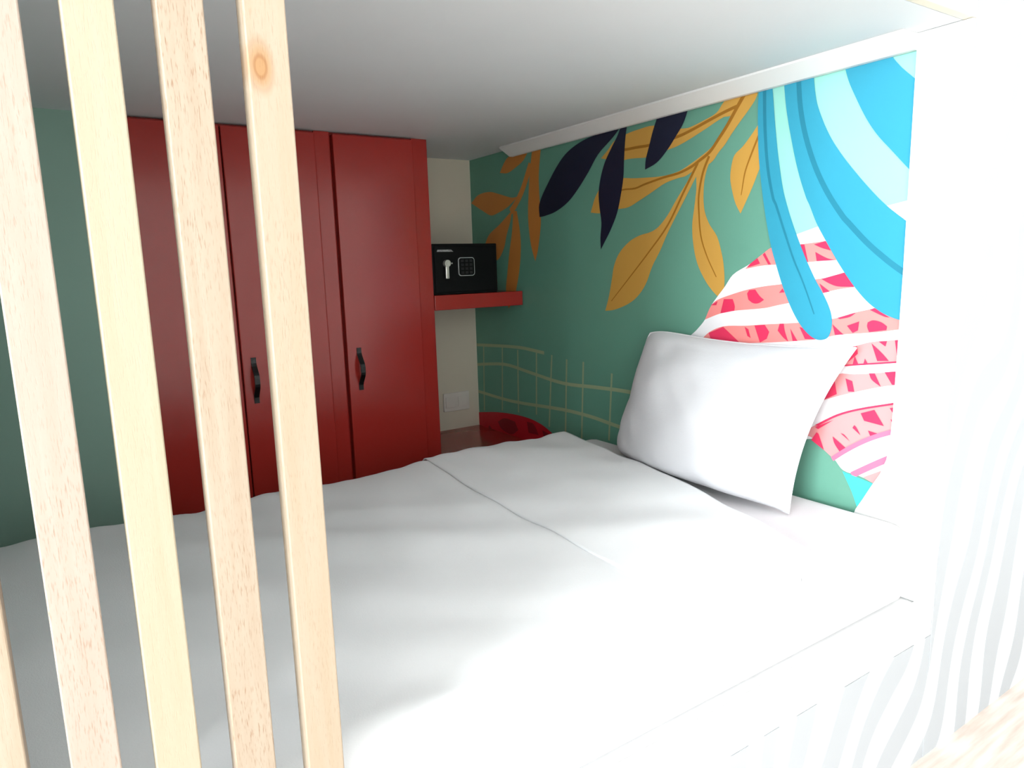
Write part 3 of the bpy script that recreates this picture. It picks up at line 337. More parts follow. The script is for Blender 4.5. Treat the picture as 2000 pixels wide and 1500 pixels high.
("printed_shell","shell_red",4,[-16125,-4689,-16143,-4718,-16161,-4746,-16178,-4775,-16196,-4804,-16232,-4858,-16267,-4913,-16302,-4967,-16338,-5021,-16316,-5021,-16293,-5021,-16271,-5020,-16249,-5020,-16201,-4951,-16154,-4881,-16107,-4812,-16059,-4743,-16076,-4730,-16092,-4716,-16109,-4702]),
("printed_shell","shell_red",4,[-17233,-4510,-17264,-4511,-17294,-4513,-17325,-4514,-17355,-4515,-17388,-4630,-17420,-4746,-17452,-4861,-17484,-4976,-17467,-4975,-17450,-4975,-17433,-4975,-17415,-4974,-17387,-4913,-17358,-4852,-17330,-4790,-17304,-4728,-17284,-4674,-17267,-4619,-17250,-4565]),
("printed_shell","shell_red",4,[-17635,-4527,-17717,-4509,-17799,-4491,-17880,-4473,-17962,-4454,-18003,-4517,-18044,-4579,-18085,-4641,-18126,-4703,-18058,-4684,-17990,-4665,-17922,-4646,-17855,-4624,-17799,-4602,-17744,-4577,-17690,-4552]),
("printed_shell","shell_red",4,[-17683,-4723,-17767,-4766,-17851,-4810,-17935,-4852,-18021,-4890,-18077,-4909,-18135,-4923,-18193,-4935,-18251,-4948,-18121,-4951,-17992,-4954,-17863,-4957,-17733,-4960,-17721,-4901,-17708,-4841,-17696,-4782]),
("printed_shell","salmon",3,[-14003,-6659,-14059,-6550,-14113,-6440,-14170,-6332,-14236,-6230,-14280,-6179,-14330,-6132,-14384,-6092,-14443,-6059,-14566,-6007,-14693,-5963,-14822,-5924,-14950,-5887,-15107,-5841,-15264,-5797,-15421,-5757,-15580,-5720,-15729,-5690,-15879,-5663,-16029,-5640,-16179,-5618,-16317,-5602,-16454,-5588,-16592,-5575,-16729,-5559,-16861,-5542,-16991,-5522,-17122,-5503,-17253,-5485,-17374,-5471,-17494,-5458,-17615,-5445,-17735,-5431,-17832,-5421,-17928,-5410,-18025,-5397,-18120,-5380,-18223,-5355,-18324,-5325,-18425,-5294,-18526,-5262,-18641,-5226,-18755,-5190,-18870,-5153,-18984,-5116,-19017,-5233,-19049,-5351,-19082,-5468,-19114,-5585,-19035,-5596,-18956,-5606,-18877,-5617,-18798,-5628,-18689,-5643,-18580,-5658,-18471,-5674,-18362,-5693,-18262,-5713,-18163,-5735,-18064,-5759,-17966,-5785,-17834,-5826,-17702,-5871,-17570,-5915,-17437,-5956,-17320,-5988,-17201,-6016,-17082,-6043,-16963,-6070,-16872,-6089,-16781,-6107,-16690,-6125,-16599,-6143,-16499,-6166,-16400,-6190,-16301,-6213,-16200,-6232,-16038,-6253,-15876,-6271,-15713,-6287,-15550,-6303,-15453,-6313,-15355,-6322,-15258,-6332,-15161,-6344,-15022,-6365,-14883,-6387,-14745,-6413,-14608,-6446,-14455,-6493,-14304,-6547,-14154,-6603]),
("printed_shell","shell_red",4,[-14726,-6012,-14808,-6011,-14890,-6009,-14971,-6007,-15053,-6005,-15075,-6055,-15098,-6104,-15118,-6153,-15133,-6205,-15136,-6240,-15132,-6275,-15127,-6310,-15122,-6346,-14993,-6371,-14865,-6396,-14736,-6421,-14608,-6446,-14637,-6337,-14667,-6229,-14697,-6121]),
("printed_shell","shell_red",4,[-15560,-5838,-15577,-5813,-15594,-5788,-15611,-5763,-15628,-5739,-15681,-5733,-15733,-5728,-15786,-5723,-15839,-5717,-15880,-5766,-15920,-5815,-15962,-5863,-16007,-5908,-16040,-5935,-16075,-5958,-16111,-5980,-16147,-6002,-16103,-6029,-16059,-6058,-16015,-6084,-15967,-6103,-15921,-6113,-15874,-6117,-15827,-6116,-15781,-6108,-15736,-6091,-15694,-6066,-15654,-6039,-15613,-6014,-15599,-5970,-15586,-5926,-15573,-5882]),
("printed_shell","shell_red",4,[-16630,-5803,-16656,-5772,-16682,-5741,-16708,-5710,-16734,-5679,-16751,-5705,-16768,-5731,-16785,-5757,-16802,-5782,-16759,-5788,-16716,-5793,-16673,-5798]),
("printed_shell","shell_red",4,[-17891,-5425,-18050,-5384,-18209,-5343,-18367,-5303,-18526,-5262,-18594,-5352,-18662,-5441,-18730,-5531,-18798,-5621,-18688,-5621,-18578,-5622,-18468,-5621,-18358,-5613,-18299,-5603,-18241,-5587,-18184,-5566,-18128,-5544,-18068,-5517,-18009,-5487,-17950,-5456]),
("printed_shell","shell_red",4,[-17838,-5538,-17915,-5590,-17992,-5643,-18069,-5695,-18146,-5748,-18101,-5757,-18056,-5767,-18011,-5776,-17966,-5785,-17934,-5723,-17902,-5662,-17870,-5600]),
("printed_shell","shell_red",4,[-14236,-6210,-14301,-6177,-14366,-6144,-14431,-6111,-14496,-6079,-14484,-6110,-14471,-6141,-14459,-6172,-14447,-6204,-14394,-6205,-14341,-6207,-14289,-6208]),
("printed_shell","salmon",3,[-13851,-7306,-13936,-7234,-14020,-7159,-14106,-7089,-14199,-7029,-14324,-6965,-14453,-6911,-14585,-6866,-14720,-6832,-14917,-6804,-15116,-6791,-15316,-6783,-15515,-6770,-15691,-6753,-15866,-6733,-16041,-6713,-16216,-6695,-16382,-6679,-16547,-6665,-16713,-6650,-16878,-6635,-16984,-6625,-17089,-6616,-17194,-6605,-17300,-6592,-17537,-6560,-17774,-6526,-18011,-6490,-18248,-6450,-18305,-6438,-18360,-6423,-18416,-6405,-18471,-6388,-18561,-6358,-18651,-6328,-18741,-6297,-18832,-6270,-18953,-6237,-19075,-6208,-19196,-6179,-19319,-6151,-19451,-6121,-19583,-6092,-19715,-6063,-19848,-6036,-20004,-6007,-20040,-6000,-20040,-6614,-19981,-6626,-19874,-6647,-19768,-6669,-19662,-6691,-19555,-6710,-19435,-6728,-19314,-6744,-19194,-6758,-19073,-6773,-18928,-6790,-18783,-6807,-18638,-6824,-18494,-6844,-18437,-6854,-18381,-6866,-18325,-6879,-18269,-6893,-18154,-6924,-18038,-6956,-17923,-6988,-17806,-7014,-17685,-7036,-17564,-7054,-17442,-7069,-17320,-7085,-17149,-7108,-16979,-7130,-16808,-7151,-16637,-7171,-16237,-7214,-15837,-7254,-15438,-7295,-15038,-7339,-14844,-7370,-14651,-7407,-14457,-7438,-14262,-7447,-14156,-7430,-14054,-7393,-13953,-7348]),
("printed_shell","shell_red",4,[-14173,-7064,-14310,-7009,-14447,-6954,-14584,-6900,-14720,-6845,-14798,-6899,-14876,-6953,-14953,-7007,-15031,-7061,-15113,-7118,-15196,-7176,-15278,-7234,-15360,-7291,-15152,-7318,-14943,-7348,-14734,-7371,-14525,-7377,-14455,-7363,-14388,-7331,-14323,-7292,-14258,-7257,-14237,-7209,-14216,-7161,-14194,-7112]),
("printed_shell","shell_red",4,[-15507,-6803,-15540,-6818,-15573,-6833,-15605,-6848,-15638,-6863,-15661,-6927,-15683,-6990,-15705,-7053,-15727,-7117,-15698,-7104,-15669,-7091,-15640,-7078,-15611,-7065,-15585,-6999,-15559,-6934,-15533,-6868]),
("printed_shell","shell_red",4,[-15848,-6745,-15934,-6736,-16021,-6726,-16107,-6717,-16194,-6708,-16233,-6756,-16272,-6804,-16311,-6852,-16350,-6901,-16332,-6950,-16313,-7000,-16294,-7050,-16276,-7100,-16219,-7131,-16163,-7162,-16107,-7194,-16050,-7225,-16000,-7105,-15949,-6985,-15898,-6865]),
("printed_shell","shell_red",4,[-16684,-6652,-16716,-6651,-16749,-6649,-16781,-6647,-16814,-6646,-16822,-6693,-16830,-6740,-16839,-6787,-16852,-6833,-16879,-6910,-16911,-6985,-16943,-7060,-16975,-7136,-16933,-7109,-16889,-7083,-16847,-7056,-16807,-7026,-16759,-6983,-16714,-6938,-16670,-6892,-16625,-6846,-16640,-6798,-16654,-6749,-16669,-6701]),
("printed_shell","shell_red",4,[-17021,-6767,-17080,-6849,-17139,-6932,-17199,-7014,-17258,-7097,-17221,-7099,-17184,-7102,-17148,-7105,-17111,-7107,-17088,-7022,-17066,-6937,-17043,-6852]),
("printed_shell","shell_red",4,[-17305,-6714,-17377,-6724,-17449,-6734,-17521,-6744,-17594,-6753,-17652,-6818,-17710,-6883,-17768,-6948,-17826,-7013,-17740,-7016,-17655,-7019,-17569,-7022,-17483,-7025,-17438,-6948,-17394,-6870,-17349,-6792]),
("printed_shell","shell_red",4,[-18390,-6419,-18514,-6380,-18638,-6340,-18762,-6300,-18885,-6261,-18847,-6292,-18810,-6324,-18771,-6354,-18729,-6377,-18662,-6400,-18594,-6416,-18524,-6430,-18455,-6445,-18439,-6438,-18423,-6432,-18407,-6426]),
("printed_shell","shell_red",4,[-18262,-6591,-18319,-6637,-18376,-6683,-18433,-6729,-18490,-6773,-18514,-6790,-18538,-6806,-18562,-6822,-18587,-6838,-18526,-6843,-18465,-6849,-18405,-6855,-18344,-6860,-18323,-6793,-18303,-6726,-18283,-6659]),
("printed_shell","shell_red",4,[-18660,-6606,-18740,-6575,-18820,-6543,-18899,-6511,-18979,-6480,-18973,-6538,-18968,-6595,-18962,-6653,-18956,-6711,-18922,-6729,-18889,-6746,-18856,-6764,-18822,-6781,-18782,-6738,-18741,-6694,-18701,-6650]),
("printed_shell","shell_red",4,[-19199,-6493,-19232,-6477,-19265,-6458,-19299,-6443,-19334,-6436,-19387,-6438,-19440,-6446,-19491,-6459,-19541,-6477,-19580,-6495,-19617,-6519,-19652,-6545,-19688,-6569,-19685,-6592,-19682,-6614,-19679,-6637,-19676,-6660,-19569,-6678,-19462,-6697,-19354,-6716,-19247,-6735,-19231,-6701,-19213,-6667,-19198,-6632,-19187,-6596,-19185,-6570,-19189,-6545,-19194,-6519]),
("printed_shell","shell_red",4,[-19234,-6181,-19263,-6169,-19293,-6157,-19322,-6145,-19352,-6133,-19448,-6188,-19543,-6243,-19639,-6297,-19735,-6352,-19701,-6349,-19667,-6346,-19633,-6342,-19601,-6334,-19508,-6299,-19416,-6261,-19325,-6220]),
("printed_shell","pale_pink",3,[-17941,-7351,-18175,-7293,-18409,-7235,-18643,-7177,-18876,-7115,-18981,-7082,-19085,-7045,-19189,-7009,-19295,-6981,-19465,-6949,-19637,-6924,-19808,-6901,-19979,-6876,-20040,-6865,-20040,-7424,-19980,-7435,-19868,-7455,-19756,-7475,-19644,-7494,-19532,-7513,-19287,-7550,-19042,-7586,-18798,-7624,-18554,-7666,-18355,-7707,-18158,-7752,-17960,-7799,-17763,-7846,-17807,-7722,-17852,-7598,-17896,-7474]),
("printed_shell","shell_red",4,[-18553,-7662,-18601,-7586,-18649,-7509,-18697,-7432,-18742,-7354,-18773,-7295,-18802,-7236,-18830,-7176,-18858,-7116,-18882,-7115,-18907,-7113,-18931,-7111,-18955,-7109,-18963,-7156,-18971,-7203,-18979,-7250,-18987,-7298,-18946,-7337,-18905,-7376,-18863,-7415,-18821,-7452,-18755,-7506,-18688,-7558,-18621,-7610]),
("printed_shell","shell_red",4,[-18907,-7357,-18934,-7409,-18961,-7462,-18988,-7514,-19016,-7567,-18978,-7571,-18940,-7574,-18902,-7578,-18864,-7582,-18875,-7526,-18886,-7469,-18896,-7413]),
("printed_shell","shell_red",4,[-19325,-7006,-19390,-7057,-19455,-7108,-19520,-7159,-19583,-7213,-19634,-7259,-19683,-7307,-19731,-7356,-19780,-7404,-19708,-7412,-19637,-7419,-19565,-7427,-19494,-7435,-19451,-7327,-19409,-7220,-19367,-7113]),
("printed_shell","shell_red",4,[-19500,-6949,-19552,-6944,-19604,-6938,-19657,-6933,-19709,-6928,-19700,-6961,-19692,-6994,-19684,-7027,-19676,-7061,-19632,-7033,-19588,-7005,-19544,-6977]),
("printed_shell","shell_red",4,[-19899,-6894,-19979,-6883,-20040,-6874,-20040,-7165,-20033,-7177,-19971,-7286,-19953,-7188,-19935,-7090,-19917,-6992]),
("printed_shell","shell_red",4,[-19178,-7402,-19199,-7435,-19220,-7467,-19241,-7500,-19263,-7532,-19233,-7538,-19203,-7543,-19173,-7549,-19144,-7554,-19152,-7516,-19161,-7478,-19169,-7440]),
("printed_shell","shell_red",4,[-18554,-7666,-18910,-7608,-19267,-7551,-19624,-7493,-19980,-7435,-19980,-7425,-19979,-7415,-19978,-7405,-19978,-7396,-19621,-7453,-19265,-7511,-18908,-7569,-18552,-7627,-18552,-7637,-18553,-7646,-18553,-7656]),
("printed_shell","pale_pink",3,[-17778,-8179,-17949,-8098,-18120,-8015,-18292,-7937,-18469,-7872,-18578,-7850,-18689,-7841,-18802,-7838,-18914,-7830,-19020,-7816,-19126,-7801,-19233,-7784,-19339,-7766,-19490,-7738,-19642,-7710,-19793,-7680,-19944,-7649,-20040,-7630,-20040,-7965,-19963,-7983,-19863,-8007,-19763,-8030,-19664,-8056,-19565,-8084,-19407,-8133,-19250,-8185,-19094,-8239,-18938,-8294,-18751,-8361,-18564,-8429,-18378,-8500,-18195,-8577,-18044,-8647,-17897,-8724,-17751,-8802,-17604,-8880,-17647,-8705,-17691,-8529,-17734,-8354]),
("printed_shell","shell_red",4,[-18117,-8599,-18170,-8486,-18222,-8373,-18275,-8260,-18330,-8149,-18344,-8123,-18361,-8099,-18378,-8074,-18394,-8050,-18414,-8138,-18433,-8227,-18453,-8315,-18473,-8403,-18384,-8452,-18295,-8501,-18206,-8550]),
("printed_shell","shell_red",4,[-18692,-7962,-18738,-7974,-18784,-7986,-18830,-7999,-18875,-8011,-18893,-8078,-18910,-8145,-18927,-8212,-18944,-8279,-18904,-8283,-18864,-8286,-18823,-8290,-18783,-8293,-18760,-8210,-18737,-8127,-18715,-8044]),
("printed_shell","shell_red",4,[-19303,-7763,-19340,-7759,-19376,-7755,-19413,-7751,-19449,-7747,-19492,-7827,-19535,-7907,-19579,-7987,-19622,-8066,-19560,-8031,-19498,-7997,-19437,-7960,-19382,-7916,-19356,-7883,-19337,-7844,-19321,-7803]),
("printed_shell","shell_red",4,[-19696,-7693,-19774,-7679,-19852,-7664,-19930,-7650,-20009,-7636,-20014,-7719,-20019,-7802,-20024,-7885,-20028,-7968,-19996,-7972,-19963,-7976,-19930,-7980,-19897,-7984,-19847,-7912,-19796,-7839,-19746,-7766]),
("printed_shell","pale_pink",3,[-17437,-9647,-17594,-9538,-17751,-9430,-17908,-9321,-18066,-9214,-18171,-9142,-18276,-9069,-18383,-8999,-18493,-8936,-18633,-8867,-18776,-8804,-18921,-8746,-19068,-8692,-19287,-8618,-19509,-8551,-19731,-8485,-19952,-8416,-20040,-8387,-20040,-9126,-19976,-9151,-19896,-9183,-19816,-9215,-19736,-9249,-19659,-9287,-19540,-9353,-19424,-9421,-19309,-9493,-19196,-9567,-19093,-9636,-18992,-9708,-18893,-9782,-18796,-9859,-18711,-9932,-18629,-10008,-18547,-10086,-18466,-10162,-18385,-10110,-18304,-10058,-18224,-10005,-18145,-9950,-18069,-9888,-17997,-9821,-17922,-9759,-17838,-9711,-17742,-9681,-17641,-9667,-17539,-9658]),
("printed_shell","shell_red",4,[-17794,-9762,-17832,-9701,-17869,-9641,-17907,-9580,-17944,-9520,-17959,-9528,-17975,-9535,-17990,-9543,-18005,-9551,-18049,-9655,-18093,-9760,-18138,-9864,-18182,-9968,-18085,-9916,-17988,-9865,-17891,-9813]),
("printed_shell","shell_red",4,[-17893,-9384,-18023,-9314,-18154,-9245,-18284,-9175,-18415,-9106,-18307,-9186,-18200,-9266,-18093,-9347,-17986,-9427,-17962,-9416,-17939,-9406,-17916,-9395]),
("printed_shell","shell_red",4,[-17890,-9329,-18040,-9231,-18188,-9130,-18339,-9033,-18493,-8944,-18633,-8874,-18776,-8811,-18922,-8754,-19068,-8700,-19288,-8626,-19509,-8557,-19731,-8491,-19952,-8424,-19953,-8435,-19954,-8446,-19954,-8458,-19955,-8469,-19733,-8537,-19511,-8604,-19290,-8673,-19071,-8748,-18929,-8801,-18790,-8858,-18652,-8921,-18517,-8990,-18380,-9070,-18246,-9157,-18114,-9246,-17981,-9335,-17959,-9333,-17936,-9332,-17913,-9330]),
("printed_shell","shell_red",4,[-18412,-9547,-18517,-9613,-18621,-9679,-18726,-9746,-18831,-9812,-18785,-9844,-18739,-9877,-18694,-9909,-18648,-9941,-18602,-9888,-18554,-9835,-18509,-9780,-18469,-9722,-18449,-9681,-18436,-9637,-18424,-9592]),
("printed_shell","shell_red",4,[-18627,-9420,-18653,-9424,-18680,-9427,-18706,-9432,-18730,-9442,-18774,-9475,-18815,-9512,-18854,-9551,-18894,-9589,-18827,-9547,-18761,-9504,-18694,-9462]),
("printed_shell","shell_red",4,[-18994,-9141,-19010,-9156,-19028,-9170,-19044,-9185,-19059,-9201,-19088,-9244,-19116,-9289,-19143,-9334,-19170,-9379,-19114,-9339,-19059,-9300,-19003,-9260,-18947,-9221,-18959,-9201,-18970,-9181,-18982,-9161]),
("printed_shell","shell_red",4,[-19146,-8807,-19233,-8772,-19320,-8736,-19407,-8701,-19493,-8665,-19559,-8758,-19625,-8850,-19690,-8943,-19756,-9035,-19629,-9023,-19501,-9011,-19373,-8999,-19246,-8986,-19221,-8942,-19196,-8897,-19171,-8852]),
("printed_shell","shell_red",4,[-19359,-9219,-19425,-9228,-19492,-9237,-19558,-9246,-19624,-9255,-19577,-9283,-19529,-9311,-19481,-9339,-19434,-9367,-19415,-9330,-19396,-9293,-19378,-9256]),
("printed_shell","shell_red",4,[-19910,-8837,-19988,-8850,-20040,-8859,-20040,-8971,-19982,-8996,-19964,-8956,-19946,-8916,-19928,-8876]),
("printed_shell","shell_red",4,[-19873,-8564,-19934,-8544,-19995,-8524,-20040,-8510,-20040,-8622,-20019,-8659,-19986,-8717,-19958,-8679,-19929,-8641,-19901,-8602]),
("printed_shell","rose",4,[-18468,-10208,-18574,-10118,-18678,-10028,-18783,-9939,-18891,-9855,-19023,-9756,-19158,-9659,-19295,-9567,-19434,-9480,-19570,-9404,-19709,-9333,-19851,-9265,-19994,-9199,-20040,-9179,-20040,-9049,-19945,-9090,-19800,-9156,-19656,-9225,-19513,-9298,-19373,-9377,-19230,-9466,-19090,-9561,-18953,-9659,-18818,-9759,-18707,-9846,-18601,-9936,-18496,-10027,-18390,-10117]),
("printed_shell","rose",3,[-19029,-10545,-19144,-10463,-19259,-10380,-19374,-10299,-19489,-10218,-19603,-10140,-19717,-10062,-19831,-9986,-19947,-9913,-20034,-9863,-20040,-9859,-20040,-9678,-19956,-9723,-19864,-9776,-19744,-9852,-19628,-9929,-19513,-10008,-19398,-10087,-19282,-10168,-19166,-10250,-19051,-10332,-18936,-10414]),
("printed_shell","pale_pink",3,[-19281,-10466,-19669,-10229,-20040,-10016,-20040,-10627,-19555,-10563]),
("printed_turquoise_leaf","turquoise",3,[-18720,-10436,-19567,-10573,-20040,-10647,-20040,-11769,-19534,-11794,-19190,-11351,-19005,-10925]),
("printed_teal_fronds","teal",5,[-15836,-42,-15822,-181,-15808,-320,-15795,-459,-15787,-599,-15785,-761,-15788,-923,-15793,-1085,-15800,-1247,-15808,-1430,-15818,-1613,-15830,-1796,-15846,-1979,-15867,-2165,-15891,-2352,-15918,-2537,-15947,-2723,-15978,-2911,-16011,-3099,-16047,-3286,-16084,-3473,-16114,-3620,-16146,-3766,-16180,-3912,-16215,-4057,-16250,-4199,-16287,-4341,-16326,-4482,-16368,-4622,-16413,-4755,-16461,-4887,-16512,-5018,-16562,-5149,-16608,-5271,-16655,-5392,-16703,-5514,-16754,-5634,-16808,-5756,-16865,-5876,-16924,-5996,-16986,-6114,-17049,-6226,-17114,-6336,-17183,-6445,-17256,-6550,-17315,-6625,-17378,-6698,-17445,-6766,-17516,-6831,-17573,-6878,-17634,-6922,-17698,-6960,-17765,-6992,-17813,-7008,-17863,-7018,-17914,-7021,-17965,-7018,-18017,-7008,-18069,-6993,-18116,-6969,-18156,-6937,-18190,-6889,-18213,-6834,-18230,-6776,-18242,-6717,-18251,-6651,-18256,-6584,-18255,-6517,-18248,-6450,-18233,-6374,-18213,-6299,-18187,-6225,-18157,-6153,-18110,-6054,-18058,-5957,-18003,-5862,-17946,-5768,-17895,-5687,-17841,-5609,-17787,-5530,-17736,-5449,-17668,-5334,-17603,-5218,-17539,-5101,-17476,-4983,-17407,-4848,-17340,-4712,-17274,-4575,-17210,-4438,-17151,-4310,-17094,-4182,-17037,-4053,-16983,-3923,-16934,-3804,-16886,-3685,-16841,-3564,-16797,-3443,-16757,-3329,-16719,-3214,-16684,-3099,-16653,-2982,-16609,-2791,-16569,-2599,-16532,-2407,-16496,-2214,-16466,-2042,-16438,-1870,-16411,-1697,-16386,-1525,-16362,-1354,-16339,-1183,-16318,-1012,-16297,-841,-16273,-644,-16250,-448,-16227,-251,-16205,-55,-16112,-52,-16020,-48,-15928,-45]),
("printed_teal_fronds","teal",5,[-16562,-68,-16589,-280,-16616,-492,-16644,-704,-16677,-915,-16716,-1114,-16758,-1312,-16804,-1509,-16853,-1706,-16908,-1925,-16965,-2142,-17026,-2359,-17092,-2574,-17154,-2758,-17220,-2940,-17291,-3121,-17364,-3301,-17388,-3352,-17416,-3402,-17445,-3452,-17472,-3502,-17531,-3629,-17588,-3756,-17646,-3883,-17710,-4007,-17789,-4144,-17872,-4278,-17957,-4412,-18043,-4544,-18122,-4669,-18202,-4793,-18283,-4916,-18367,-5037,-18461,-5168,-18558,-5299,-18656,-5427,-18759,-5553,-18848,-5658,-18939,-5760,-19035,-5860,-19134,-5954,-19219,-6026,-19307,-6092,-19399,-6154,-19493,-6212,-19567,-6252,-19643,-6288,-19722,-6320,-19801,-6349,-19866,-6370,-19931,-6387,-19998,-6401,-20040,-6408,-20040,-4121,-20019,-4103,-19892,-4002,-19764,-3903,-19638,-3802,-19515,-3696,-19405,-3595,-19298,-3490,-19194,-3382,-19091,-3273,-18978,-3150,-18867,-3025,-18757,-2898,-18649,-2771,-18551,-2654,-18454,-2536,-18359,-2416,-18268,-2295,-18184,-2179,-18102,-2061,-18024,-1941,-17951,-1818,-17883,-1695,-17819,-1569,-17759,-1441,-17702,-1312,-17658,-1208,-17616,-1102,-17579,-995,-17550,-886,-17508,-674,-17476,-461,-17447,-247,-17416,-34,-17202,-42,-16989,-51,-16776,-59]),
("printed_teal_fronds","teal",5,[-18209,-10,-18252,-156,-18297,-310,-18344,-463,-18397,-614,-18449,-740,-18508,-863,-18569,-984,-18631,-1106,-18695,-1230,-18760,-1354,-18827,-1476,-18897,-1597,-18965,-1706,-19036,-1814,-19111,-1919,-19188,-2022,-19280,-2133,-19376,-2241,-19474,-2347,-19571,-2454,-19684,-2580,-19797,-2707,-19910,-2832,-20026,-2956,-20040,-2971,-20040,-978,-20009,-952,-19965,-912,-19922,-870,-19879,-828,-19820,-771,-19762,-713,-19704,-654,-19650,-592,-19578,-506,-19508,-418,-19441,-327,-19378,-235,-19338,-168,-19302,-99,-19269,-29,-19259,-10]),
("printed_teal_fronds","teal_rib",6,[-15924,-146,-15937,-432,-15948,-718,-15961,-1004,-15981,-1291,-16005,-1567,-16034,-1842,-16069,-2118,-16112,-2392,-16154,-2610,-16205,-2826,-16261,-3040,-16322,-3254,-16344,-3304,-16372,-3349,-16399,-3389,-16421,-3428,-16506,-3632,-16589,-3837,-16671,-4043,-16755,-4248,-16824,-4415,-16893,-4582,-16964,-4748,-17038,-4913,-17116,-5069,-17198,-5223,-17279,-5376,-17356,-5531,-17450,-5735,-17540,-5941,-17629,-6147,-17719,-6354,-17754,-6339,-17666,-6131,-17580,-5924,-17491,-5717,-17399,-5511,-17323,-5354,-17244,-5199,-17164,-5045,-17089,-4889,-17018,-4725,-16949,-4559,-16882,-4391,-16816,-4224,-16734,-4018,-16654,-3811,-16573,-3605,-16489,-3399,-16465,-3351,-16439,-3308,-16417,-3268,-16402,-3229,-16344,-3018,-16290,-2805,-16242,-2591,-16202,-2376,-16162,-2105,-16130,-1832,-16104,-1558,-16082,-1283,-16064,-999,-16053,-714,-16044,-428,-16034,-142]),
("printed_teal_fronds","teal_rib",6,[-16943,-178,-16964,-385,-16983,-593,-17006,-801,-17037,-1010,-17076,-1210,-17121,-1408,-17173,-1605,-17231,-1800,-17300,-2003,-17375,-2205,-17456,-2404,-17543,-2601,-17629,-2779,-17722,-2954,-17820,-3127,-17922,-3296,-18027,-3455,-18136,-3610,-18249,-3762,-18364,-3912,-18402,-3958,-18443,-4001,-18483,-4041,-18522,-4079,-18650,-4212,-18779,-4346,-18910,-4478,-19045,-4608,-19176,-4724,-19309,-4836,-19444,-4946,-19580,-5053,-19672,-5123,-19765,-5191,-19860,-5257,-19958,-5320,-20040,-5370,-20040,-5207,-20032,-5202,-19938,-5141,-19846,-5077,-19755,-5011,-19666,-4943,-19531,-4836,-19398,-4728,-19267,-4618,-19140,-4505,-19008,-4378,-18879,-4248,-18751,-4115,-18622,-3981,-18582,-3941,-18543,-3903,-18507,-3865,-18474,-3826,-18361,-3677,-18250,-3528,-18142,-3376,-18041,-3221,-17940,-3056,-17844,-2887,-17754,-2716,-17670,-2542,-17584,-2349,-17505,-2154,-17432,-1957,-17365,-1757,-17308,-1567,-17257,-1375,-17213,-1181,-17175,-986,-17145,-783,-17123,-578,-17103,-371,-17082,-164]),
]

motifs = {}
order = []
k_leaf = 0
for idx, (nm, colr, layer, flat) in enumerate(sorted(MURAL, key=lambda q: q[2])):
    key = nm
    if nm in ('printed_navy_leaf',):
        key = nm + str(k_leaf); k_leaf += 1
    if key not in motifs:
        motifs[key] = (nm, []); order.append(key)
    motifs[key][1].append((colr, 0.0012 + 0.00005 * idx, [(flat[i] / 1e4, flat[i + 1] / 1e4 + H) for i in range(0, len(flat), 2)]))
MOTIF_LABEL = {'printed_fence': 'pale yellow-green wire fence print', 'printed_mound': 'dark red mound print', 'printed_orange_branch': 'blurred orange leafy branch print',
               'printed_ochre_branch': 'ochre branch print with darker leaf ribs', 'printed_navy_leaf': 'navy blue leaf print', 'printed_teal_fronds': 'teal fronds on pale aqua print',
               'printed_shell': 'pink and white striped shell print', 'printed_turquoise_leaf': 'bright turquoise leaf print'}
for key in order:
    nm, polys = motifs[key]
    bm = bmesh.new(); mats = []
    for colr, layer, pts in polys:
        if colr not in mats: mats.append(colr)
        clean = []
        for p in pts:
            if not clean or (abs(p[0] - clean[-1][0]) + abs(p[1] - clean[-1][1])) > 2e-4: clean.append(p)
        if len(clean) > 1 and (abs(clean[0][0] - clean[-1][0]) + abs(clean[0][1] - clean[-1][1])) < 2e-4: clean.pop()
        if len(clean) > 2: sheet(bm, clean, -layer, mats.index(colr))
    me = bpy.data.meshes.new(nm); bm.to_mesh(me); bm.free()
    for c in mats: me.materials.append(M['print_' + c])
    o = link(nm, me, None, mural); o['label'] = MOTIF_LABEL[nm]

# white jamb at the front end of the mural wall, flaring into a curve above the mattress
bm = bmesh.new()
prof = [(-2.004, H - 0.001), (-2.003, 1.2), (-1.999, 0.87), (-1.996, 0.79), (-1.990, 0.745), (-1.976, 0.705), (-1.955, 0.667), (-1.935, 0.628), (-1.918, 0.597), (-1.905, 0.56), (-1.90, 0.4055), (YF + 0.001, 0.4055), (YF + 0.001, H - 0.001)]
fr = [bm.verts.new((-0.012, y, z)) for y, z in prof]; bk = [bm.verts.new((-0.0001, y, z)) for y, z in prof]
bm.faces.new(fr); bm.faces.new(bk[::-1])
for i in range(len(prof)):
    j = (i + 1) % len(prof); bm.faces.new((fr[j], fr[i], bk[i], bk[j]))
struct(finish('trim_2', bm, M['white']), 'white end strip of the mural wall, curved at the foot')
bm = bmesh.new()
prof = [(-0.072, H - 0.0005), (-0.072, H - 0.006), (-0.022, H - 0.036), (-0.0065, H - 0.036), (-0.0065, H - 0.0005)]
fr = [bm.verts.new((x, -2.0035, z)) for x, z in prof]; bk = [bm.verts.new((x, -0.365, z)) for x, z in prof]
bm.faces.new(fr); bm.faces.new(bk[::-1])
for i in range(len(prof)):
    j = (i + 1) % len(prof); bm.faces.new((fr[j], fr[i], bk[i], bk[j]))
struct(finish('trim_3', bm, M['white']), 'white sloped batten along the top of the mural')

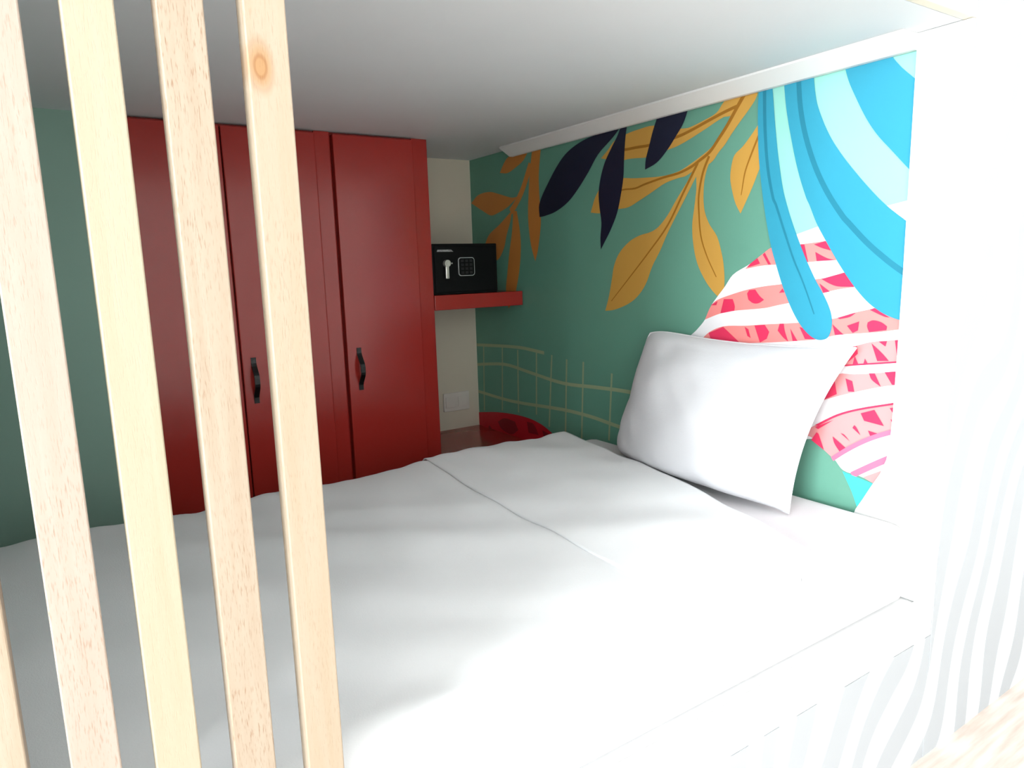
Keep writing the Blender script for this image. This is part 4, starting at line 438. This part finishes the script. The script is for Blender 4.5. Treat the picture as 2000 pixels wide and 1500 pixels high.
# ------------------------------------------------------------------ bed base with printed front
base = empty('bed_base', (-1.07, -1.48, 0.0), 'bed base with white front panel in pale wavy print', 'bed base')
pbox('body', (XL + 0.01, -2.075, 0.0), (-0.001, -0.80, 0.4005), M['white'], base)
pbox('front_panel', (XL + 0.01, YF + 0.001, 0.0), (-0.001, -2.076, 0.330), M['zebra'], base, bev=0.0)
pbox('top_rail', (XL + 0.01, YF + 0.001, 0.3305), (-0.001, -2.076, 0.405), M['white'], base, bev=0.003)

# mattress: soft box with rounded edges
mt_ = bmesh.new(); bm_box(mt_, (-2.05, -2.072, 0.401), (-0.016, -0.885, 0.602), 0.045, 5)
bmesh.ops.translate(mt_, verts=mt_.verts, vec=Vector((1.03, 1.48, -0.401)))
me = bpy.data.meshes.new('mattress'); mt_.to_mesh(me); mt_.free()
for p in me.polygons: p.use_smooth = True
matt = link('mattress', me, M['sheet']); matt.location = (-1.03, -1.48, 0.401)
tag(matt, 'mattress in a white fitted sheet, bare strip under the pillow', 'mattress')

# duvet
def nz3(x, y, z): return noise.noise(Vector((x, y, z)))
def smooth01(t): t = max(0.0, min(1.0, t)); return t * t * (3 - 2 * t)
TOP = 0.620
def path(zback, zfront, off=0.0):
    """profile across the bed: list of (y, z) from the hanging back edge over the top to the hanging front edge"""
    pts = []
    R = 0.05
    yb, yf = -0.868 + off, -2.092 - off
    t = TOP + off
    pts += [(yb, zback + (t - R - zback) * k / 3) for k in range(3)]
    pts += [(yb - R + R * math.cos(a), t - R + R * math.sin(a)) for a in [math.pi / 2 * k / 6 for k in range(7)]]
    n = 62
    pts += [(yb - R + (yf + R - (yb - R)) * k / n, t) for k in range(1, n)]
    R2 = 0.06
    if zfront > t - R2:
        am = math.acos((zfront - t + R2) / R2)
        pts += [(yf + R2 - R2 * math.sin(a), t - R2 + R2 * math.cos(a)) for a in [am * k / 14 for k in range(15)]]
    else:
        pts += [(yf + R2 - R2 * math.sin(a), t - R2 + R2 * math.cos(a)) for a in [math.pi / 2 * k / 8 for k in range(9)]]
        pts += [(yf - 0.004 * k / 6, t - R2 - (t - R2 - zfront) * k / 6) for k in range(1, 7)]
    return pts
def wrinkle(x, y, fold=False):
    a = 0.010 * nz3(x * 1.6, y * 1.6, 0.3)
    d = x * 0.55 + y * 0.83
    a += 0.0095 * nz3(d * 7.0, (x - y) * 1.2, 4.0)
    a += 0.0055 * nz3(x * 9.0, y * 3.0, 9.0)
    edge = smooth01((y + 1.15) / 0.28)                # puckers along the wall side
    a += edge * 0.011 * nz3(x * 13.0, y * 1.5, 2.0)
    return a
def hem(y): t = -y - 0.9; return -0.170 - 0.130 * t - 0.075 * t * t
def foldx(y): t = -y - 0.9; return -0.735 - 0.085 * t + 0.035 * t * t
ZF = [(-2.3, .435), (-1.1, .463), (-.92, .488), (-.75, .508), (-.66, .525), (-.53, .557), (-.46, .600), (-.40, .622), (-.1, .625)]
def zfx(x):
    for (a, za), (b, zb) in zip(ZF, ZF[1:]):
        if a <= x <= b: return za + (zb - za) * (x - a) / (b - a)
    return ZF[-1][1]
duv = empty('duvet', (-1.1, -1.48, 0.61), 'thick white duvet spread over the bed', 'duvet')
def duvet_rows(x0f, x1f, nx, zback, zfront, off, puff):
    rows = []
    for i in range(nx + 1):
        s = i / nx; row = []
        pr = path(zback, zfront(s), off)
        for (y, z) in pr:
            x = x0f(y) + (x1f(y) - x0f(y)) * s
            e = min(s, 1 - s) * abs(x1f(y) - x0f(y))
            top = smooth01((z - TOP + 0.10) / 0.10)
            dz = wrinkle(x, y) * (0.35 + 0.65 * top)
            hang = 1.0 - top
            dy = (0.012 * nz3(x * 5, z * 3, 7.0)) * hang
            pf = puff * (1 - smooth01(e / 0.10)) 
            row.append(Vector((x, y + dy, z + dz - pf)) - O(duv))
        rows.append(row)
    return rows
cover = grid_mesh('cover', duvet_rows(lambda y: -2.07, lambda y: hem(y) - 0.012, 150, 0.56, lambda s: min(TOP - 0.004, zfx(-2.07 + (hem(-2.09) + 2.058) * s) + 0.014 * smooth01((s - 0.75) / 0.05)), 0.0, 0.012), M['linen'], duv, thick=0.013, flip=True)
band = grid_mesh('turned_down_edge', duvet_rows(lambda y: foldx(y), lambda y: hem(y), 70, 0.575, lambda s: min(TOP + 0.009, zfx(foldx(-2.09) + (hem(-2.09) - foldx(-2.09)) * s)), 0.013, 0.0), M['linen'], duv, thick=0.005, flip=True)
band['label'] = 'folded back strip of white duvet cover'
rows = []
for (y, z) in path(0.58, 0.55, 0.0145)[3:-7]:
    x = foldx(y) + 0.018
    c = Vector((x, y, z + wrinkle(x, y) - 0.001)) - O(duv)
    rows.append([c + Vector((0.0022 * math.cos(a), 0, 0.0016 * math.sin(a))) for a in [2 * math.pi * k / 8 for k in range(9)]])
grid_mesh('hem_stitching', rows, M['linen'], band)

# pillow leaning on the mural
BL, BR = Vector((-0.140, -1.130, 0.609)), Vector((-0.200, -1.852, 0.609))
TL, TR = Vector((-0.060, -1.212, 1.035)), Vector((-0.060, -1.925, 1.022))
pil = empty('pillow', (-0.15, -1.50, 0.60), 'plump white pillow propped against the mural', 'pillow')
def pillow_pt(s, t, side):
    # s along the wall (0 back .. 1 front), t from foot to top
    es, et = 2 * s - 1, 2 * t - 1
    sag = 0.035
    ss = s + (0.5 - s) * (0.05 if s > 0.5 else 0.03) * 2 * (1 - et * et) * abs(es) ** 3
    tt = t + (0.5 - t) * sag * 2.6 * (1 - es * es) * abs(et) ** 3
    if s < 0.5:                                      # the two back corners are stuffed and round
        ss = 0.5 + (ss - 0.5) * (1 - 0.05 * abs(et) ** 7); tt = 0.5 + (tt - 0.5) * (1 - 0.09 * abs(es) ** 7)
    p = BL.lerp(BR, ss).lerp(TL.lerp(TR, ss), tt)
    n = (TL - BL).cross(BR - BL).normalized()
    if n.x > 0: n = -n
    prof = max(0.0, 1 - abs(es) ** 2.4) ** 0.62 * max(0.0, 1 - abs(et) ** (2.4 if t > 0.5 else 4.5)) ** 0.62
    th = (0.115 if side > 0 else 0.050) * prof * (1.0 + 0.25 * (0.5 - t))
    wr_ = 0.012 * nz3(s * 4, t * 4, 1.5 + side) + 0.006 * nz3((s + t) * 12, (s - t) * 4, 3.3) + 0.005 * nz3(s * 4, t * 16, 8.3) * smooth01((t - 0.55) / 0.4)
    edge = (1 - abs(es)) * 0
    fan = 0.006 * math.sin(22 * t + 4 * s) * smooth01((0.28 - s) / 0.28) * prof
    q = p + n * side * (th + (wr_ + fan) * min(1, prof * 1.6))
    if side > 0: q.z = max(0.6065, q.z - 0.055 * prof * (1 - t) ** 2)
    return q - O(pil)
rows = []
NS, NT = 56, 40
bmv = bmesh.new()
top_v, bot_v = {}, {}
for i in range(NS + 1):
    for j in range(NT + 1):
        s = 0.5 - 0.5 * math.cos(math.pi * i / NS); t = 0.5 - 0.5 * math.cos(math.pi * j / NT)
        top_v[i, j] = bmv.verts.new(pillow_pt(s, t, 1))
        if i in (0, NS) or j in (0, NT): bot_v[i, j] = top_v[i, j]
        else: bot_v[i, j] = bmv.verts.new(pillow_pt(s, t, -1))
for i in range(NS):
    for j in range(NT):
        bmv.faces.new((top_v[i, j], top_v[i + 1, j], top_v[i + 1, j + 1], top_v[i, j + 1]))
        bmv.faces.new((bot_v[i, j + 1], bot_v[i + 1, j + 1], bot_v[i + 1, j], bot_v[i, j]))
ring = [top_v[i, 0].co.copy() for i in range(NS + 1)] + [top_v[NS, j].co.copy() for j in range(1, NT + 1)] + [top_v[i, NT].co.copy() for i in range(NS - 1, -1, -1)] + [top_v[0, j].co.copy() for j in range(NT - 1, -1, -1)]
bmesh.ops.recalc_face_normals(bmv, faces=bmv.faces)
me = bpy.data.meshes.new('pillowcase'); bmv.to_mesh(me); bmv.free()
for p in me.polygons: p.use_smooth = True
link('pillowcase', me, M['pillow'], pil)
rows = []
for k in range(len(ring)):
    c = ring[k]; tng = (ring[(k + 1) % (len(ring) - 1)] - ring[k - 1 if k else len(ring) - 2]).normalized()
    a1 = tng.cross(Vector((1, 0, 0.2))).normalized(); a2 = tng.cross(a1)
    rows.append([c + a1 * 0.003 * math.cos(a) + a2 * 0.003 * math.sin(a) for a in [2 * math.pi * q / 6 for q in range(7)]])
grid_mesh('edge_seam', rows, M['pillow'], pil)

# ------------------------------------------------------------------ wardrobe
wd = empty('wardrobe', (-0.95, -0.2, 0.0), 'dark red built-in wardrobe with three tall doors', 'wardrobe')
YW = -0.400
pbox('carcass', (-1.478, YW + 0.012, 0.0), (-0.424, -0.002, H - 0.001), M['red'], wd, bev=0.001)
for x0, x1 in ((-0.858, -0.803), (-0.487, -0.423)):
    pbox('stile', (x0, YW - 0.002, 0.0), (x1, YW + 0.012, H - 0.001), M['red'], wd, bev=0.002)
doors = [(-1.477, -1.172), (-1.168, -0.862), (-0.797, -0.490)]
hx = [-1.205, -1.131, -0.753]
for (x0, x1), h in zip(doors, hx):
    d = pbox('door', (x0, YW - 0.020, 0.30), (x1, YW + 0.0115, H - 0.010), M['red'], wd, bev=0.003)
    # bowed flat bar pull
    bm = bmesh.new()
    z0, z1 = H - 0.922, H - 0.764
    sect = []
    for k in range(17):
        t = k / 16; z = z0 + (z1 - z0) * t
        out = 0.003 + 0.030 * smooth01((0.5 - abs(t - 0.5)) / 0.34 - 0.28)
        sect.append((z, YW - 0.020 - out))
    prev = None
    for (z, y) in sect:
        q = [bm.verts.new((h - 0.0085, y, z)), bm.verts.new((h + 0.0085, y, z)), bm.verts.new((h + 0.0085, y + 0.005, z)), bm.verts.new((h - 0.0085, y + 0.005, z))]
        if prev:
            for a in range(4): bm.faces.new((prev[a], prev[(a + 1) % 4], q[(a + 1) % 4], q[a]))
        else: bm.faces.new(q[::-1])
        prev = q
    bm.faces.new(prev)
    hd = part('handle', bm, M['black'], wd, parent=d); hd['label'] = 'black bowed handle'

# niche: shelf, ledge, safe, socket
shelf = box('niche_shelf', (-0.4225, -0.408, H - 0.648), (-0.005, -0.001, H - 0.589), M['red'], bev=0.002, origin=(-0.21, -0.2, H - 0.648))
tag(shelf, 'thick red shelf in the niche carrying the black safe', 'shelf')
ledge = box('niche_ledge', (-0.4225, -0.79, H - 1.30), (-0.005, -0.001, H - 1.240), M['ledge'], bev=0.002, origin=(-0.21, -0.4, H - 1.30))
tag(ledge, 'glossy dark red ledge in the corner behind the bed', 'ledge')

sx0, sx1, sy0, sz0 = -0.4205, -0.120, -0.400, H - 0.589
safe = empty('safe', (-0.27, -0.28, sz0), 'small black electronic safe on the red shelf', 'safe')
pbox('body', (sx0, sy0 + 0.006, sz0), (sx1, sy0 + 0.20, sz0 + 0.2), M['safe'], safe, bev=0.003)
sd = pbox('door', (sx0 + 0.010, sy0 + 0.001, sz0 + 0.010), (sx1 - 0.010, sy0 + 0.0058, sz0 + 0.19), M['safe'], safe, bev=0.0015)
def front_disc(bm, cx, cz, rad, y0, y1, n=24):
    a = [bm.verts.new((cx + rad * math.cos(2 * math.pi * k / n), y0, cz + rad * math.sin(2 * math.pi * k / n))) for k in range(n)]
    b = [bm.verts.new((cx + rad * 0.93 * math.cos(2 * math.pi * k / n), y1, cz + rad * 0.93 * math.sin(2 * math.pi * k / n))) for k in range(n)]
    bm.faces.new(b); bm.faces.new(a[::-1])
    for k in range(n): bm.faces.new((a[k], a[(k + 1) % n], b[(k + 1) % n], b[k]))
kx, kz = (-0.3608, H - 0.4656)
bm = bmesh.new(); front_disc(bm, kx, kz, 0.0145, sy0 + 0.001, sy0 - 0.014); front_disc(bm, kx, kz, 0.006, sy0 - 0.014, sy0 - 0.016)
kn = part('knob', bm, M['chrome'], safe); kn['label'] = 'round chrome lock knob'
bm = bmesh.new(); bm_box(bm, (kx - 0.011, sy0 - 0.016, kz - 0.060), (kx + 0.005, sy0 - 0.007, kz - 0.010), 0.003)
part('lever', bm, M['chrome'], safe, parent=kn)
px0, px1, pz0, pz1 = (-0.3077, -0.2328, H - 0.5167, H - 0.4436)
def round_rect(cx, cz, hw, hh, rad, n=6):
    pts = []
    for (qx, qz, a0) in ((1, 1, 0), (-1, 1, 90), (-1, -1, 180), (1, -1, 270)):
        for k in range(n + 1):
            a = math.radians(a0 + 90 * k / n)
            pts.append((cx + qx * (hw - rad) + rad * math.cos(a), cz + qz * (hh - rad) + rad * math.sin(a)))
    return pts
def plate(bm, pts, y0, y1):
    a = [bm.verts.new((x, y0, z)) for x, z in pts]; b = [bm.verts.new((x, y1, z)) for x, z in pts]
    bm.faces.new(b); bm.faces.new(a[::-1])
    for k in range(len(pts)): j = (k + 1) % len(pts); bm.faces.new((a[k], a[j], b[j], b[k]))
pcx, pcz, phw, phh = (px0 + px1) / 2, (pz0 + pz1) / 2, (px1 - px0) / 2, (pz1 - pz0) / 2
bm = bmesh.new(); plate(bm, round_rect(pcx, pcz, phw, phh, 0.012), sy0 + 0.001, sy0 - 0.003)
pad = part('keypad', bm, M['silver'], safe); pad['label'] = 'square keypad with silver rim'
bm = bmesh.new(); plate(bm, round_rect(pcx, pcz, phw - 0.0028, phh - 0.0028, 0.010), sy0 - 0.003, sy0 - 0.0042)
part('keypad_face', bm, M['safe'], safe, parent=pad)
for i in range(3):
    for j in range(4):
        cx = pcx + (i - 1) * phw * 0.52; cz = pcz + (j - 1.5) * phh * 0.42
        bm = bmesh.new(); bm_box(bm, (cx - 0.0062, sy0 - 0.006, cz - 0.0048), (cx + 0.0062, sy0 - 0.0042, cz + 0.0048), 0.001)
        part('key', bm, M['key'], safe, parent=pad)
lx0, lx1, lz0, lz1 = (-0.4003, -0.3270, H - 0.4202, H - 0.4123)
bm = bmesh.new(); plate(bm, [(lx0, lz0), (lx1, lz0), (lx1 - 0.010, lz1), (lx0 + 0.003, lz1)], sy0 + 0.001, sy0 - 0.0008)
part('name_plate', bm, M['plate'], safe)
bm = bmesh.new(); front_disc(bm, kx + 0.026, kz + 0.0, 0.003, sy0 + 0.001, sy0 - 0.001, 12)
part('indicator', bm, M['chrome'], safe)

sk = empty('wall_socket', (-0.127, 0.0, H - 1.150), 'white double socket plate on the niche wall', 'socket')
pbox('plate', (-0.196, -0.010, H - 1.152), (-0.058, -0.0005, H - 1.064), M['socket'], sk, bev=0.003)
for x in (-0.160, -0.094):
    pbox('socket_insert', (x - 0.026, -0.0125, H - 1.134), (x + 0.026, -0.010, H - 1.082), M['socket'], sk, bev=0.002)

# ------------------------------------------------------------------ slat screen at the foot end of the opening
screen = empty('slat_screen', (-1.64, -2.137, 0.0), 'screen of upright pale wooden slats in front of the bed', 'slat screen')
edges = [-1.7638, -1.6907, -1.6205, -1.5465, -1.4703]
WD = [wood('pale_oak', (240, 221, 197), (226, 201, 172), 0.45), wood('pink_oak', (244, 224, 208), (236, 213, 194), 0.6),
      wood('cream_oak', (244, 228, 199), (238, 220, 188), 0.12), wood('flecked_oak', (240, 220, 196), (228, 204, 177), 0.85),
      wood('knotty_oak', (243, 222, 196), (236, 212, 181), 0.45, knot=(-1.4998, -2.1505, H - 0.2864))]
for x, wm in zip(edges, WD):
    bm = bmesh.new(); bm_box(bm, (x - 0.041, -2.1505, 0.002), (x, -2.1245, H + 0.25), 0.0015, 2)
    part('slat', bm, wm, screen)
